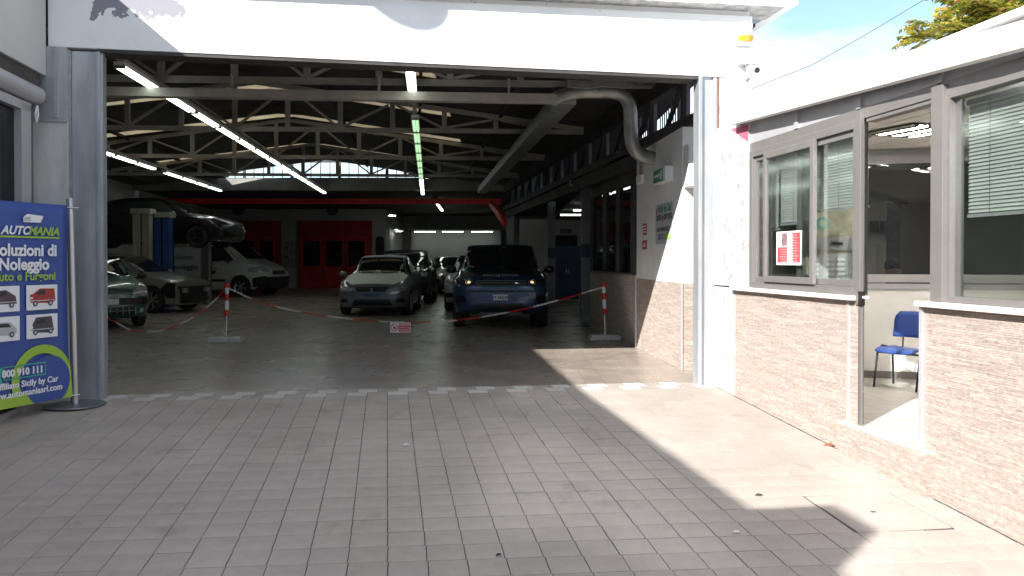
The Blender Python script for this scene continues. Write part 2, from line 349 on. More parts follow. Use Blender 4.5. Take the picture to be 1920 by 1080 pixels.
for k, (d, u, v, j) in enumerate(tl):
    ang = -math.atan(TS * (j + .5) * FAN); sy = 1 + FAN * (u - UC); rr = random.Random(int(u * 1000) * 7 + j)
    Mx = Matrix.Translation(UV(u, v, gz(v) - .006 + rr.uniform(-.0012, .0008))) @ Matrix.Rotation(A0, 4, 'Z') @ Matrix.Rotation(slope, 4, 'X') @ Matrix.Rotation(ang * .5, 4, 'Z') @ Matrix.Rotation(rr.uniform(-.003, .003), 4, 'X') @ Matrix.Rotation(rr.uniform(-.003, .003), 4, 'Y') @ Matrix.Diagonal((.992 + rr.uniform(-.006, .006), sy * (.992 + rr.uniform(-.006, .006)), 1, 1))
    if k < 294:
        o = bpy.data.objects.new('tile', TM); COL.objects.link(o); o.parent = pavement; o.matrix_local = Mx
    else:
        TMS.add([Mx @ q.co for q in TM.vertices], [tuple(p.vertices) for p in TM.polygons])
TMS.build('tile_field', M_tile, pavement, kind='stuff')
# white tiles of the door line: two staggered rows, every second tile white
bt = MB(); k = 0
for row in range(2):
    for i in range(-10, 34):
        u = -.3 + i * .2 + (.1 if row else 0) - .13; v = -.02 + row * .2
        if u > 6.0 or u < -1.0: continue
        if i % 2 == 0:
            o = MB().box((-.098, -.098, -.006), (.098, .098, 0)).build('tile', M_wtile, pavement, label='white tile in the staggered door line') if k == 0 else copyo(wt0, pavement)
            if k == 0: wt0 = o
            o.matrix_local = Matrix.Translation(UV(u, v, 0)) @ Matrix.Rotation(A0, 4, 'Z'); k += 1
        else: bt.add([UV(u - .098, v - .098, -.001), UV(u + .098, v - .098, -.001), UV(u + .098, v + .098, -.001), UV(u - .098, v + .098, -.001)], [(0, 1, 2, 3)])
bt.build('door_line_tiling', M_tile, pavement, kind='stuff')
# manhole with tiled lid
mc = thing('manhole_cover', 'square tiled manhole cover set in the sunlit paving below the office steps', 'manhole cover', UV(5.565, -3.753, gz(-3.753)), A0)
def sl_(b): 
    for p in b.v: p.z += (p.y) * RAMP
    return b
sl_(MB().box((-.30, -.311, -.012), (.30, .311, -.004))).build('rim', M_dark, mc)
for a in range(3):
    for b_ in range(3):
        x0 = -.288 + a * .192; y0 = -.299 + b_ * .1995
        sl_(MB().box((x0 + .0008, y0 + .0008, -.004), (x0 + .191, y0 + .1985, .0015))).build('tile', M_tile, mc)
sl_(MB().box((-.03, -.02, .0015), (.0, .0, .003))).build('lifting_hole', M_dark, mc)
# litter on the forecourt
for px, py, nm, lb, mm_, sz in ((1560, 836, 'dry_leaf', 'small dry brown leaf on the sunlit paving near the office step', mat('dry_leaf', (.22, .09, .04), .8), .045), (1424, 930, 'pebble', 'dark pebble on the sunlit paving left of the manhole', M_dark, .018), (1478, 787, 'pebble', 'tiny dark pebble on the sunlit paving before the first window', M_dark, .012), (762, 836, 'paper_scrap', 'tiny pale scrap of paper in the shaded forecourt', M_paper, .022), (936, 1043, 'pebble', 'small dark pebble near the bottom of the shaded forecourt', M_dark, .012), (1382, 1000, 'paper_scrap', 'pale scrap on the shaded paving near the shadow edge', M_paper, .018)):
    r_ = ray(px, py); best = min(((abs((CAMH + r_.z * t_) - gz((MF.inverted() @ Vector((r_.x * t_, r_.y * t_, 0))).y)), t_) for t_ in [3 + .005 * k for k in range(1200)]))[1]
    P_ = Vector((r_.x * best, r_.y * best, CAMH + r_.z * best + .002)); t = MB().poly([(sz * math.cos(k * 1.05) * (1 + .5 * (k % 2)), sz * .7 * math.sin(k * 1.05), .004 * (k % 3)) for k in range(6)], (0, 0, .006)).build(nm, mm_, None, label=lb, cat=nm.replace('_', ' ')); t.location = P_
# garage floor
gf = MB(); gf.add([UV(-8, .281, -.001), UV(6.9, .281, -.001), Vector((9, 47, -.001)), Vector((-17, 47, -.001))], [(0, 1, 2, 3)])
gfo = gf.build('garage_floor', M_intfl, kind='structure'); 
wl = MB()
for i in range(0, 22):
    for row in range(2):
        p0 = G(215 + i * 49.5 + row * 26, 645.5 - i * .22 - row * 3.4); 
        Mx = Matrix.Translation((p0.x, p0.y, .002)) @ Matrix.Rotation(R(3.6), 4, 'Z')
        wl.add([Mx @ Vector(q) for q in ((-.1, -.1, 0), (.1, -.1, 0), (.1, .1, 0), (-.1, .1, 0))], [(0, 1, 2, 3)])
wl.build('pale_tile_row', mat('worn_white_tile', (.27, .255, .23), .5, var=.2, vs=12), gfo, kind='stuff')

# ------------------------------------------------------------------ garage building
gar = thing('garage_building', 'large vehicle workshop hall with a wide open front under a white rendered header', 'garage', M=MF)
def XR(D): return 1.9 - .139 * (D - 12)
def XL(D): return -10.6 - .1 * (D - 13)
def roofz(X, D):
    c = (XR(D) + XL(D)) / 2; hw = (XR(D) - XL(D)) / 2
    return 3.82 + .83 * max(0, 1 - abs(X - c) / hw)
hd = MB().box((-.475, 0, 3.32), (6.51, .32, 3.92)); 
for p in hd.v:
    if p.z < 3.5: p.z = 3.325 - .010 * p.x
hd.build('header', M_header, gar, bevel=.006)
MB().hexa([Vector((u, v, 3.31 - .010 * u + dz)) for dz in (-.018, .012) for u, v in ((-.02, .012), (5.915, .012), (5.915, .26), (-.02, .26))]).build('header_rail', M_dark, gar)
# eaves to the right: soffit and gutter board rising out of the frame
ev = MB(); e = [(4.2, -.45), (6.98, -.45), (6.98, .0), (4.2, .0)]
ev.hexa([Vector((u, v, 4.08 + (.0 if v < -.2 else -.10))) for u, v in [(-.5, -.16), (6.80, -.16), (6.80, .32), (-.5, .32)]] + [Vector((u, v, 4.30)) for u, v in [(-.5, -.16), (6.80, -.16), (6.80, .32), (-.5, .32)]])
ev.build('eaves', M_plaster, gar)
MB().box((-.5, .05, 3.925), (6.5, .30, 4.08)).build('soffit_band', M_header, gar); MB().box((-.5, .22, 4.08), (6.5, .32, 4.8)).build('infill_wall', M_dark, gar)
MB().box((6.802, -.20, 4.00), (6.92, 3.0, 4.32)).build('gable_board', M_header, gar)
MB().box((-.5, -.21, 4.17), (6.80, -.162, 4.34)).build('fascia_board', M_header, gar)
# steel pillars
lp = gar
MB().box((-.275, .02, -.02), (-.04, .26, 3.3)).build('steel_pillar', M_galv, gar, bevel=.004)
MB().box((-.04, .03, -.02), (0.0, .09, 3.3)).box((-.045, .0, -.02), (-.02, .03, 3.3)).build('door_track', M_galv, gar)
MB().box((-.60, -.02, -.02), (-.30, .2, 2.62)).build('pilaster', mat('bleached_plaster', (.50, .50, .49), .7, var=.22, vs=4, stretch=(1, 1, .3)), gar)
MB().box((-.60, -.04, 2.62), (-.30, .2, 3.32)).box((-.41, -.055, 2.66), (-.37, -.04, 3.3)).build('pilaster_cap', M_galv, gar)
MB().box((-.30, .0, 0), (-.276, .03, 3.3)).build('cover_strip', M_galvd, gar)
pr = MB().box((5.915, .0, -.01), (5.955, .16, 3.27)).box((5.955, .04, -.01), (6.08, .20, 3.27)).box((6.08, .015, -.01), (6.125, .2, 3.27))
pr.build('steel_pillar', M_galv, gar, bevel=.004)
MB().box((6.13, .01, -.03), (6.50, .35, 3.32)).build('plastered_column', M_plaster, gar)
MB().box((6.128, .005, 0), (6.14, .012, 3.3)).build('rust_joint', mat('rust', (.18, .07, .04), .9), gar)
# siren and camera on the header
sr = thing('siren_light', 'orange beacon in a white louvred siren housing on the header corner', 'alarm beacon', UV(6.40, -.06, 3.62), A0)
MB().box((-.10, -.05, -.03), (.11, .06, .0)).build('bracket', M_header, sr)
MB().lathe([(.0, -.0), (.075, .0), (.09, .05), (.085, .055), (0, .056)], n=18).build('lens', M_orange, sr, smooth=True)
sh = MB()
for k in range(7):
    r = .085 * math.cos(k * .19); sh.lathe([(r * .8, .058 + k * .022), (r, .060 + k * .022), (r, .074 + k * .022), (r * .8, .078 + k * .022)], n=18)
sh.lathe([(.05, .05), (.05, .2), (0, .21)], n=12).build('louvres', M_wpl, sr, smooth=True)
jb = thing('camera_box', 'white junction box under the orange beacon', 'junction box', UV(6.42, -.04, 3.40), A0)
MB().box((-.085, -.06, 0), (.085, .06, .15)).build('cover', M_header, jb, bevel=.006); MB().box((-.09, -.065, -.015), (.09, .06, 0)).build('lip', M_plaster, jb)
sc = thing('security_camera', 'white dome-ended security camera at the right corner of the header', 'security camera', UV(6.46, -.10, 3.33), A0)
MB().tube([(-.02, .06, .04), (.02, -.06, -.02)], .035, 14).build('housing', M_wpl, sc, smooth=True); MB().tube([(.021, -.063, -.021), (.026, -.08, -.027)], .028, 14).build('lens', M_black, sc, smooth=True)
MB().tube([(-.02, .06, -.0), (-.03, .09, -.08), (-.03, .12, -.1)], .012, 8).build('bracket', M_wpl, sc)
cb = MB().tube([UV(6.52, -.03, 3.45), UV(6.58, -.05, 3.38), UV(6.62, -.06, 3.1), UV(6.60, -.06, 2.8)], .006, 6).build('loose_cable', M_wpl, None, label='thin white cable hanging from the header corner to the office roof', cat='cable')
# roof: dark sheets and translucent strips
BX = -1.2
def roofpatch(d0, d1, x0, x1, name, m, t=.03, dd=.1, corr=False):
    b = MB(); xs = [x0 + (x1 - x0) * i / 24 for i in range(25)]; ds = (d0, d1); g = []
    for lay in (0, t):
        for x in xs:
            for d in ds:
                D = d + dd * (x + 4.5); wob = .012 * (int(round((x - x0) / .1)) % 2) if corr else 0
                g.append(Vector((x, D, roofz(x, D) + lay + wob)))
    n = len(xs); f = []
    for i in range(n - 1):
        a = i * 2; f.append((a, a + 2, a + 3, a + 1)); q = 2 * n + a; f.append((q, q + 1, q + 3, q + 2))
        f.append((a, 2 * n + a, 2 * n + a + 2, a + 2)); f.append((a + 1, a + 3, 2 * n + a + 3, 2 * n + a + 1))
    f.append((0, 1, 2 * n + 1, 2 * n)); e = 2 * (n - 1); f.append((e, 2 * n + e, 2 * n + e + 1, e + 1))
    b.add(g, f); return b.build(name, m, gar, 'w')
bands = [(12.4, 12.85, -4.9), (15.55, 16.05, -9.6), (18.75, 19.2, -9.6), (23.5, 24.1, -9.9)]
prev = 8.15
for a, b_, xl in bands:
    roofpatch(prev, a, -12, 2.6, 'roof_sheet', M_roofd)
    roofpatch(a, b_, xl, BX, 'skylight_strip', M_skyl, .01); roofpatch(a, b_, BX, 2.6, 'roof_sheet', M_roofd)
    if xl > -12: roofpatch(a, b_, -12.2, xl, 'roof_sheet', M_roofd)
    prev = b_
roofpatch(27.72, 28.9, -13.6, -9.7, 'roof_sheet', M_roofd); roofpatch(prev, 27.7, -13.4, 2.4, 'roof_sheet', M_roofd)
# trusses (lateral members run 3.6 degrees off the viewer's axis)
TA = math.tan(R(3.6))
def truss(D0, full=True):
    def pt(X, z): return Vector((X, D0 + (X + 4.7) * TA, z))
    xl, xr = XL(D0) , XR(D0 + .3); xc = -4.66 - .1 * (D0 - 11)
    t = MB().beam(pt(xl, 3.73), pt(xr, 3.73), .06, .085); tr = t.build('truss_chord', M_beige, gar, 'w')
    n = 24; tt = MB()
    for s0, s1 in ((xl, (xl + xr) / 2), ((xl + xr) / 2, xr)):
        tt.beam(pt(s0, roofz(s0, D0) - .06), pt(s1, roofz(s1, D0) - .06), .06, .085)
    tt.build('top_chord', M_beige, tr, 'w')
    for k in range(-7, 8):
        x = xc + k * .955
        if x < xl + .2 or x > xr - .2: continue
        zt = roofz(x, D0) - .08
        MB().beam(pt(x, 3.775), pt(x, zt), .088, .05).build('strut', M_beige, tr, 'w')
        if k % 2 == 0:
            for sgn in (-1, 1):
                x2 = x + sgn * .955
                if xl < x2 < xr and roofz(x2, D0) - .1 > 3.84:
                    MB().beam(pt(x + sgn * .05, 3.79), pt(x2 - sgn * .07, roofz(x2, D0) - .12), .05, .04).build('brace', M_beige, tr, 'w')
    return tr
for D in (11.0, 15.2, 19.35, 23.5): truss(D)
# purlins
for xx in (-9.5, -7.6, -2.6, -.9, .6):
    MB().beam((xx, 8.4, roofz(xx, 8.4) - .03), (xx - 2.2 * 1, 27.4, roofz(xx - 2.2, 27.4) - .03), .05, .07).build('purlin', M_dark, gar, 'w')
# cross beam, rear gable glazing
yb = 27.55
MB().hexa([Vector(p) for p in ((-13, yb, 3.66), (XR(27) + .1, yb + .3, 3.66), (XR(27) + .1, yb + .7, 3.66), (-13, yb + .4, 3.66), (-13, yb, 4.05), (XR(27) + .1, yb + .3, 4.05), (XR(27) + .1, yb + .7, 4.05), (-13, yb + .4, 4.05))]).build('concrete_beam', mat('grey_beam', (.20, .20, .18), .7, var=.3, vs=1.2), gar, 'w')
gx0, gx1, gap = W(405, 330, 27.8).x, W(797, 330, 27.8).x, 4.60
gc = (gx0 + gx1) / 2
tri = lambda x: 4.06 + (gap - 4.06) * min(1, (1 - abs(x - gc) / ((gx1 - gx0) / 2)) * 1.9)
gm = MB()
for i in range(23):
    x = gx0 + (gx1 - gx0) * i / 22
    th = .10 if i % 5 == 3 else .022
    gm.box((x - th / 2, 27.78, 4.05), (x + th / 2, 27.82, tri(x) + .02))
gm.box((gx0, 27.76, 4.05), (gx1, 27.84, 4.085)).build('gable_mullions', M_dark, gar, 'w')
gt = MB()     # dark gable infill above the glazing
gN = 30
for i in range(gN):
    xa = XL(27.6) + (XR(27.6) - XL(27.6)) * i / gN; xb = XL(27.6) + (XR(27.6) - XL(27.6)) * (i + 1) / gN
    f = lambda x: tri(x) if gx0 < x < gx1 else 4.04
    gt.hexa([Vector(p) for p in ((xa, 27.86, f(xa)), (xb, 27.86, f(xb)), (xb, 27.9, f(xb)), (xa, 27.9, f(xa)), (xa, 27.86, 5.0), (xb, 27.86, 5.0), (xb, 27.9, 5.0), (xa, 27.9, 5.0))])
gt.build('gable_wall', M_dark, gar, 'w')
# walls of the hall and of the rear bays
MB().slabline((XL(6), 6.2, 0), (XL(40) - 1, 40, 0), (-1, 0, 0), .2, 0, 5).build('left_wall', M_intw, gar, 'w')
MB().box((-9, .12, 0), (-.6, .3, 5)).build('front_wall', M_dark, gar)
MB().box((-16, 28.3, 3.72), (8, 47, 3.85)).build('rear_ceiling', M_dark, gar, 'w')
bwall = MB().box((-16, 39.0, 0), (-5.95, 39.2, 3.72)).build('booth_wall', mat('booth_wall', (.40, .40, .38), .75, var=.1, vs=1), gar, 'w')
MB().box((-6.15, 39.2, 0), (-5.95, 45, 3.72)).box((-6.1, 45, 0), (8, 45.2, 3.72)).build('rear_wall', M_intw, gar, 'w')
MB().box((-6.0 + .6, 44.4, 0), (-.6, 44.6, 2.95)).box((-5.4, 43.6, 2.9), (-.4, 44.4, 2.96)).build('white_partition', mat('partition_grey', (.34, .35, .34), .7, var=.06, vs=1), gar, 'w')
MB().beam(W(500, 377, 30) + Vector((-5.5, 0, 0)), W(940, 378, 30), .12, .19).build('crane_rail', M_redp, gar, 'w')
MB().beam(W(920, 380, 29.5), W(948, 420, 27), .12, .2).build('crane_bracket', M_redp, gar, 'w')
# spray-booth doors
def booth(x0, x1, label):
    d = thing('booth_door', label, 'booth door', (W(x0, 540, 38.95).x, 38.94, 0))
    wd = W(x1, 540, 38.95).x - W(x0, 540, 38.95).x
    MB().box((0, -.05, 0), (wd, .05, 3.17)).build('frame', M_redd, d)
    n = 3
    for i in range(n):
        a = .25 + i * (wd - .3) / n; ww = (wd - .3) / n - .3
        lf = MB().box((a - .1, -.09, .06), (a + ww + .1, -.05, 2.45)).build('leaf', mat('red_leaf', (.48, .025, .014), .5, var=.2, vs=2), d)
        MB().box((a, -.10, 1.02 - .0), (a + ww, -.09, 2.22)).build('pane', M_glasscar, lf)
    return d
booth(560, 698, 'large red spray booth door with three dark windows behind the front grey hatchback'); booth(408, 527, 'red spray booth door half hidden by the white van')
for px, lb in ((446, 'round dark emblem on the booth wall above the van'), (623, 'round dark emblem above the middle of the red booth door')):
    p = W(px, 393, 38.9); t = thing('wall_emblem', lb, 'emblem', (p.x, 38.97, p.z))
    MB().lathe([(0, -.03), (.26, -.03), (.27, 0)], axis='y', n=28).build('disc', mat('emblem_dark', (.05, .04, .045), .5), t)
    em = MB(); [em.lathe([(.16, -.034), (.19, -.034)], axis='y', n=28)]; em.box((-.09, -.036, -.1), (-.05, -.032, .1)); em.box((.03, -.036, -.1), (.07, -.032, .1)); em.build('ring', mat('emblem_grey', (.2, .2, .2), .5), t)
t = thing('notice_panel', 'pale notice panel with small signs on the booth wall between the red doors', 'notice', (W(544, 480, 38.9).x, 38.96, 1.3))
MB().box((-.27, -.02, -.35), (.27, .0, .9)).build('board', mat('notice_board', (.26, .26, .26), .6), t)
for zz in (.1, .55): 
    for xx in (-.18, .0, .18): MB().box((xx - .05, -.03, zz), (xx + .05, -.02, zz + .12)).build('notice', M_pblack if xx < 0 else M_sgrey, t)
t = thing('hatch_opening', 'small dark arched opening in the booth wall right of the red door', 'opening', (W(712, 470, 38.9).x, 38.97, 1.3)); MB().poly([(-.2, -.02, 0), (.2, -.02, 0), (.2, -.02, 1.0), (.12, -.02, 1.12), (-.12, -.02, 1.12), (-.2, -.02, 1.0)], (0, .02, 0)).build('panel', M_black, t)

# right side: clerestory truss line
def RP(D, z): return Vector((XR(D), D, z))
cl = MB().beam(RP(9.0, 3.00), RP(27.2, 3.00), .14, .13).build('clerestory_beam', M_dark, gar, 'w')
MB().beam(RP(9.0, 3.66), RP(27.2, 3.66), .12, .28).build('wall_plate', M_dark, gar, 'w')
MB().slabline(RP(12.5, 0), RP(27.4, 0), (1, 0, 0), .12, 2.72, 2.935).build('side_lintel', M_dark, gar, 'w')
D = 9.0; k = 0
while D < 27:
    MB().beam(RP(D, 3.06), RP(D, 3.53), .06, .07).build('clerestory_post', M_dark, gar, 'w')
    MB().beam(RP(D + .05, 3.51), RP(D + .62, 3.08), .05, .05).build('clerestory_brace', M_dark, gar, 'w')
    p, q = RP(D + .03, 0), RP(D + 1.28, 0); off = Vector((.09, 0, 0))
    if k > 8:
        MB().slabline(p + off, q + off, (1, 0, 0), .006, 3.06, 3.53).build('frosted_pane', M_frost, gar, 'w')
    else:
        MB().slabline(p + off + Vector((0, .0, 0)), p.lerp(q, .38) + off, (1, 0, 0), .006, 3.06, 3.53).build('frosted_pane', M_frost, gar, 'w')
        for i in range(5, 14):
            a = p.lerp(q, i / 14.0) + off; MB().beam(a + Vector((0, 0, 3.06)), a + Vector((0, 0, 3.53)), .01, .035).build('slat', M_dark, gar, 'w')
    D += 1.31; k += 1
# white pier with stone base
STN = []
def stone(parent, o, ex, ez, L_, H_, nrm, name='stone_strips', back=True, course=.0135, seed=1, lmin=.08, lmax=.26):
    """split stone strips on a rectangle: origin o, unit direction ex, up ez, outward normal nrm (all in parent space)"""
    rg = random.Random(seed); o, ex, ez, nrm = Vector(o), Vector(ex).normalized(), Vector(ez).normalized(), Vector(nrm).normalized(); b = MB(); z = 0
    while z < H_ - .003:
        h = min(course * rg.choice((.75, 1, 1, 1.3)), H_ - z); x = -rg.uniform(0, lmax)
        while x < L_:
            l = rg.uniform(lmin, lmax); a, c = max(x, 0), min(x + l, L_); x += l
            if c - a < .004: continue
            d = rg.uniform(.0025, .0065); P = o + ex * (a + .0006) + ez * (z + .0006); l2 = c - a - .0012; h2 = h - .0012; q = nrm * d
            v = [P, P + ex * l2, P + ex * l2 + ez * h2, P + ez * h2]; b.add(v + [p + q for p in v], [(4, 5, 6, 7), (0, 1, 5, 4), (1, 2, 6, 5), (2, 3, 7, 6), (3, 0, 4, 7)])
        z += h
    return b.build(name, M_stone, parent, kind='stuff')
def stone_w(parent, p, q, z0, z1, side, seed, **k):
    inv = wm(parent).inverted(); p, q = Vector(p), Vector(q); d = (q - p).normalized(); n = Vector((-d.y, d.x, 0)) * side
    r3 = inv.to_3x3()
    return stone(parent, inv @ Vector((p.x, p.y, z0)), r3 @ d, (0, 0, 1), (q - p).length, z1 - z0, r3 @ n, seed=seed, **k)
pA, pB = Vector((2.05, 9.95, 0)), Vector((1.885, 12.5, 0))
MB().hexa([Vector((a.x, a.y, z)) for z in (0, 2.93) for a in (pA, Vector((2.75, 10.05, 0)), Vector((2.75, 12.6, 0)), pB)]).build('white_pier', M_white, gar, 'w')
stone_w(gar, pB, pA, 0, 1.05, -1, 3, course=.016); stone_w(gar, pA + Vector((0, 0, 0)), Vector((2.75, 10.05, 0)), 0, 1.05, -1, 4, course=.016)
MB().beam(pA + Vector((-.006, -.006, 0)), pA + Vector((-.006, -.006, 1.05)), .02, .02).build('corner_trim', M_alul, gar, 'w'); MB().beam(pB + Vector((-.01, .0, 0)), pB + Vector((-.01, 0, 1.05)), .03, .03).build('corner_trim', M_alul, gar, 'w')
wx = thing('wall_box', 'white box high on the front of the white pier', 'wall box', (2.20, 9.80, 2.19), 0)
MB().box((-.14, -.14, 0), (.22, .16, .50)).build('casing', M_white, wx, bevel=.01); MB().box((-.03, -.143, .12), (.12, -.14, .22)).build('sticker', M_pwhite, wx); MB().box((-.03, -.145, .19), (.12, -.143, .22)).box((-.03, -.145, .12), (.12, -.143, .15)).build('sticker_stripe', M_chairb, wx)
# glazed office bay behind the pier
qa, qb = Vector((1.895, 12.72, 0)), Vector((1.52, 16.0, 0)); qd = (qb - qa).normalized(); qn = Vector((qd.y, -qd.x, 0))
bay = thing('glazed_bay', 'dark glazed reception bay on a stone clad low wall behind the white pier', 'office bay', qa)
MB().slabline(qa, qb, qn, .15, 0, 1.09).build('low_wall', M_joint, bay, 'w'); stone_w(bay, qa, qb, 0, 1.09, 1, 5, course=.02)
MB().slabline(qa - qn * .04, qb - qn * .04, qn, .22, 1.09, 1.12).build('sill', mat('dark_sill', (.10, .085, .07), .4), bay, 'w')
MB().slabline(qa, qb, qn, .1, 2.52, 2.75).build('head_panel', M_dark, bay, 'w')
for s_ in (0, .05, .34, .64, .97):
    p = qa.lerp(qb, s_); MB().beam(p + Vector((0, 0, 1.12)), p + Vector((0, 0, 2.52)), .06, .06).build('mullion', M_dark, bay, 'w')
MB().slabline(qa + qn * .03, qb + qn * .03, qn, .008, 1.12, 2.52).build('pane', M_wind, bay, 'w')
MB().slabline(qb, qb + Vector((4.5, .6, 0)), (0, 1, 0), .1, 0, 2.9).build('side_wall', M_intw, bay, 'w')
btl = thing('spray_bottle', 'small bottle standing inside the reception bay window', 'bottle', (qa.lerp(qb, .22) + qn * .09 + Vector((0, 0, 1.121)))); MB().lathe([(0, 0), (.035, 0), (.035, .12), (.012, .17), (.012, .22), (0, .22)], n=10).build('body', M_wpl, btl, smooth=True); MB().box((-.03, -.012, .22), (.02, .012, .25)).build('nozzle', M_red, btl)
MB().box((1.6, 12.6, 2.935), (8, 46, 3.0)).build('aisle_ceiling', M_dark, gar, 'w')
MB().box((2.75, 12.4, 0), (8, 12.6, 3.0)).build('aisle_front_wall', M_intw, gar, 'w'); MB().box((8, 12.4, 0), (8.2, 46, 3.8)).build('right_wall', M_intw, gar, 'w')
aw = MB().box((.3, 33.0, 0), (8, 33.2, 2.93)).build('aisle_end_wall', mat('aisle_wall', (.50, .50, .46), .7, var=.06, vs=1), gar, 'w')
dp = W(1061, 450, 32.9); MB().box((dp.x - .45, 32.93, 0), (dp.x + .45, 32.99, 2.3)).build('door', M_dark, gar, 'w')
sg = thing('workshop_sign', 'small blue sign over the dark door at the end of the side aisle', 'sign', (dp.x, 32.9, 2.40)); MB().box((-.22, -.01, 0), (.22, .01, .14)).build('board', M_blue, sg); text('lettering', 'OFFICINA', .075, M_pwhite, sg, (0, -.013, .04), align='CENTER')
# columns of the side line
for i, (px, py, wpx, D, lb) in enumerate(((1098, 605, 17, 17.4, 'grey steel column with dark blue band beside the reception bay'), (1034, 577, 14, 22.8, 'grey column with blue band behind the blue car'), (957, 560, 14, 28.2, 'farthest grey column of the side aisle'))):
    p = G(px, py); wd = wpx * p.y / FPX; t = thing('steel_column', lb, 'column', (p.x, p.y, 0), 0, 'columns along the side aisle')
    MB().box((-wd / 2, -wd / 2, 0), (wd / 2, wd / 2, 2.93)).build('shaft', mat('column_grey', (.22, .22, .23), .6, var=.15, vs=3), t, bevel=.008); MB().box((-wd / 2 - .004, -wd / 2 - .004, 1.38), (wd / 2 + .004, wd / 2 + .004, 1.66)).build('blue_band', M_blue, t)
cbn = thing('blue_cabinet', 'tall dark blue metal cabinet in the side aisle', 'cabinet', (W(1063, 500, 26).x, 26, 0)); MB().box((-.42, -.3, .1), (.42, .3, 1.75)).build('body', M_blue, cbn, bevel=.01)
for s_ in (-1, 1): MB().box((s_ * .21 - .19, -.32, .15), (s_ * .21 + .19, -.301, 1.7)).build('door', M_blue, cbn); MB().box((s_ * .04 - .01, -.335, .9), (s_ * .04 + .01, -.32, 1.05)).build('handle', M_chrome, cbn)
# signs on the pier wall
def pier_pt(px, py, off=.006):
    r = ray(px, py); n = Vector((-(pB - pA).y, (pB - pA).x, 0)).normalized(); 
    tt = ((pA - Vector((0, 0, CAMH))).dot(Vector((n.x, n.y, 0)))) / r.dot(n); return Vector((0, 0, CAMH)) + r * tt
pier_a = math.atan2((pA - pB).y, (pA - pB).x)
def psign(name, label, cat, x0, y0, x1, y1, m, nm='board', t=.006):
    a = pier_pt(x0, y1); b = pier_pt(x1, y1); c = pier_pt(x0, y0); o = thing(name, label, cat, a, pier_a); L_ = (b - a).length; h = c.z - a.z
    MB().box((0, -t, 0), (L_, 0, h)).build(nm, m, o); return o, L_, h
o, L_, h = psign('rental_sign', 'grey board with green and red rental lettering on the white pier', 'sign', 1230, 386, 1262, 458, M_sgrey)
text('lettering', 'Sicily by Car', .15 * L_, M_pgrn, o, (L_ * .17, -.008, h * .80), sx=1, off=.002); MB().lathe([(0, -.007), (.05 * L_, -.009)], (L_ * .09, 0, h * .84), 'y', 14).build('emblem', M_red, o)
text('lettering', 'auto', .17 * L_, M_pblack, o, (L_ * .05, -.008, h * .60)); text('lettering', 'europa', .17 * L_, M_pblack, o, (L_ * .50, -.008, h * .60)); MB().lathe([(0, -.007), (.05 * L_, -.009)], (L_ * .43, 0, h * .63), 'y', 14).build('emblem', M_red, o)
MB().box((0, -.0075, h * .38), (L_, -.006, h * .40)).build('rule', mat('rule_grey', (.25, .26, .3), .6), o); text('lettering', 'AUTONOLEGGIO', .09 * L_, M_pblack, o, (L_ * .1, -.008, h * .31)); text('lettering', 'AUTO', .13 * L_, M_chairb, o, (L_ * .16, -.008, h * .10), off=.001); text('lettering', 'MANIA', .13 * L_, M_pgreen, o, (L_ * .50, -.008, h * .10), off=.001)
o, L_, h = psign('exit_light', 'green and white emergency exit light box on the white pier', 'exit sign', 1239, 321, 1262, 347, M_wpl, 'casing', .10); MB().box((.01, -.104, .012), (L_ * .80, -.10, h - .01)).build('pictogram_panel', M_pgrn, o)
MB().box((L_ * .12, -.106, h * .45), (L_ * .45, -.104, h * .6)).poly([(L_ * .42, -.106, h * .35), (L_ * .6, -.106, h * .52), (L_ * .42, -.106, h * .7)], (0, .002, 0)).box((L_ * .62, -.106, h * .2), (L_ * .72, -.104, h * .8)).build('arrow', M_pwhite, o)
o, L_, h = psign('red_notice', 'upper tall red notice on the white pier edge', 'notice', 1206, 420, 1213, 441, M_pred, 'plate'); [MB().box((.03, -.008, h * q), (L_ - .03, -.006, h * q + .02)).build('text_line', M_pwhite, o) for q in (.2, .45, .7)]
o, L_, h = psign('red_notice', 'lower red fire notice on the white pier edge', 'notice', 1205, 451, 1213, 468, M_pred, 'plate'); MB().poly([(.05, -.008, h * .3), (L_ - .05, -.008, h * .3), (L_ * .5, -.008, h * .8)], (0, .002, 0)).build('symbol', M_pwhite, o)
o, L_, h = psign('switch_box', 'small white switch box at the pier edge under the conduit', 'switch box', 1199, 331, 1207, 346, M_wpl, 'casing', .05)
pq = pier_pt(1204, 330); MB().tube([pq + Vector((-.03, 0, 0)), pq + Vector((-.03, 0, .85))], .015, 8).build('conduit', M_galvd, o, 'w')
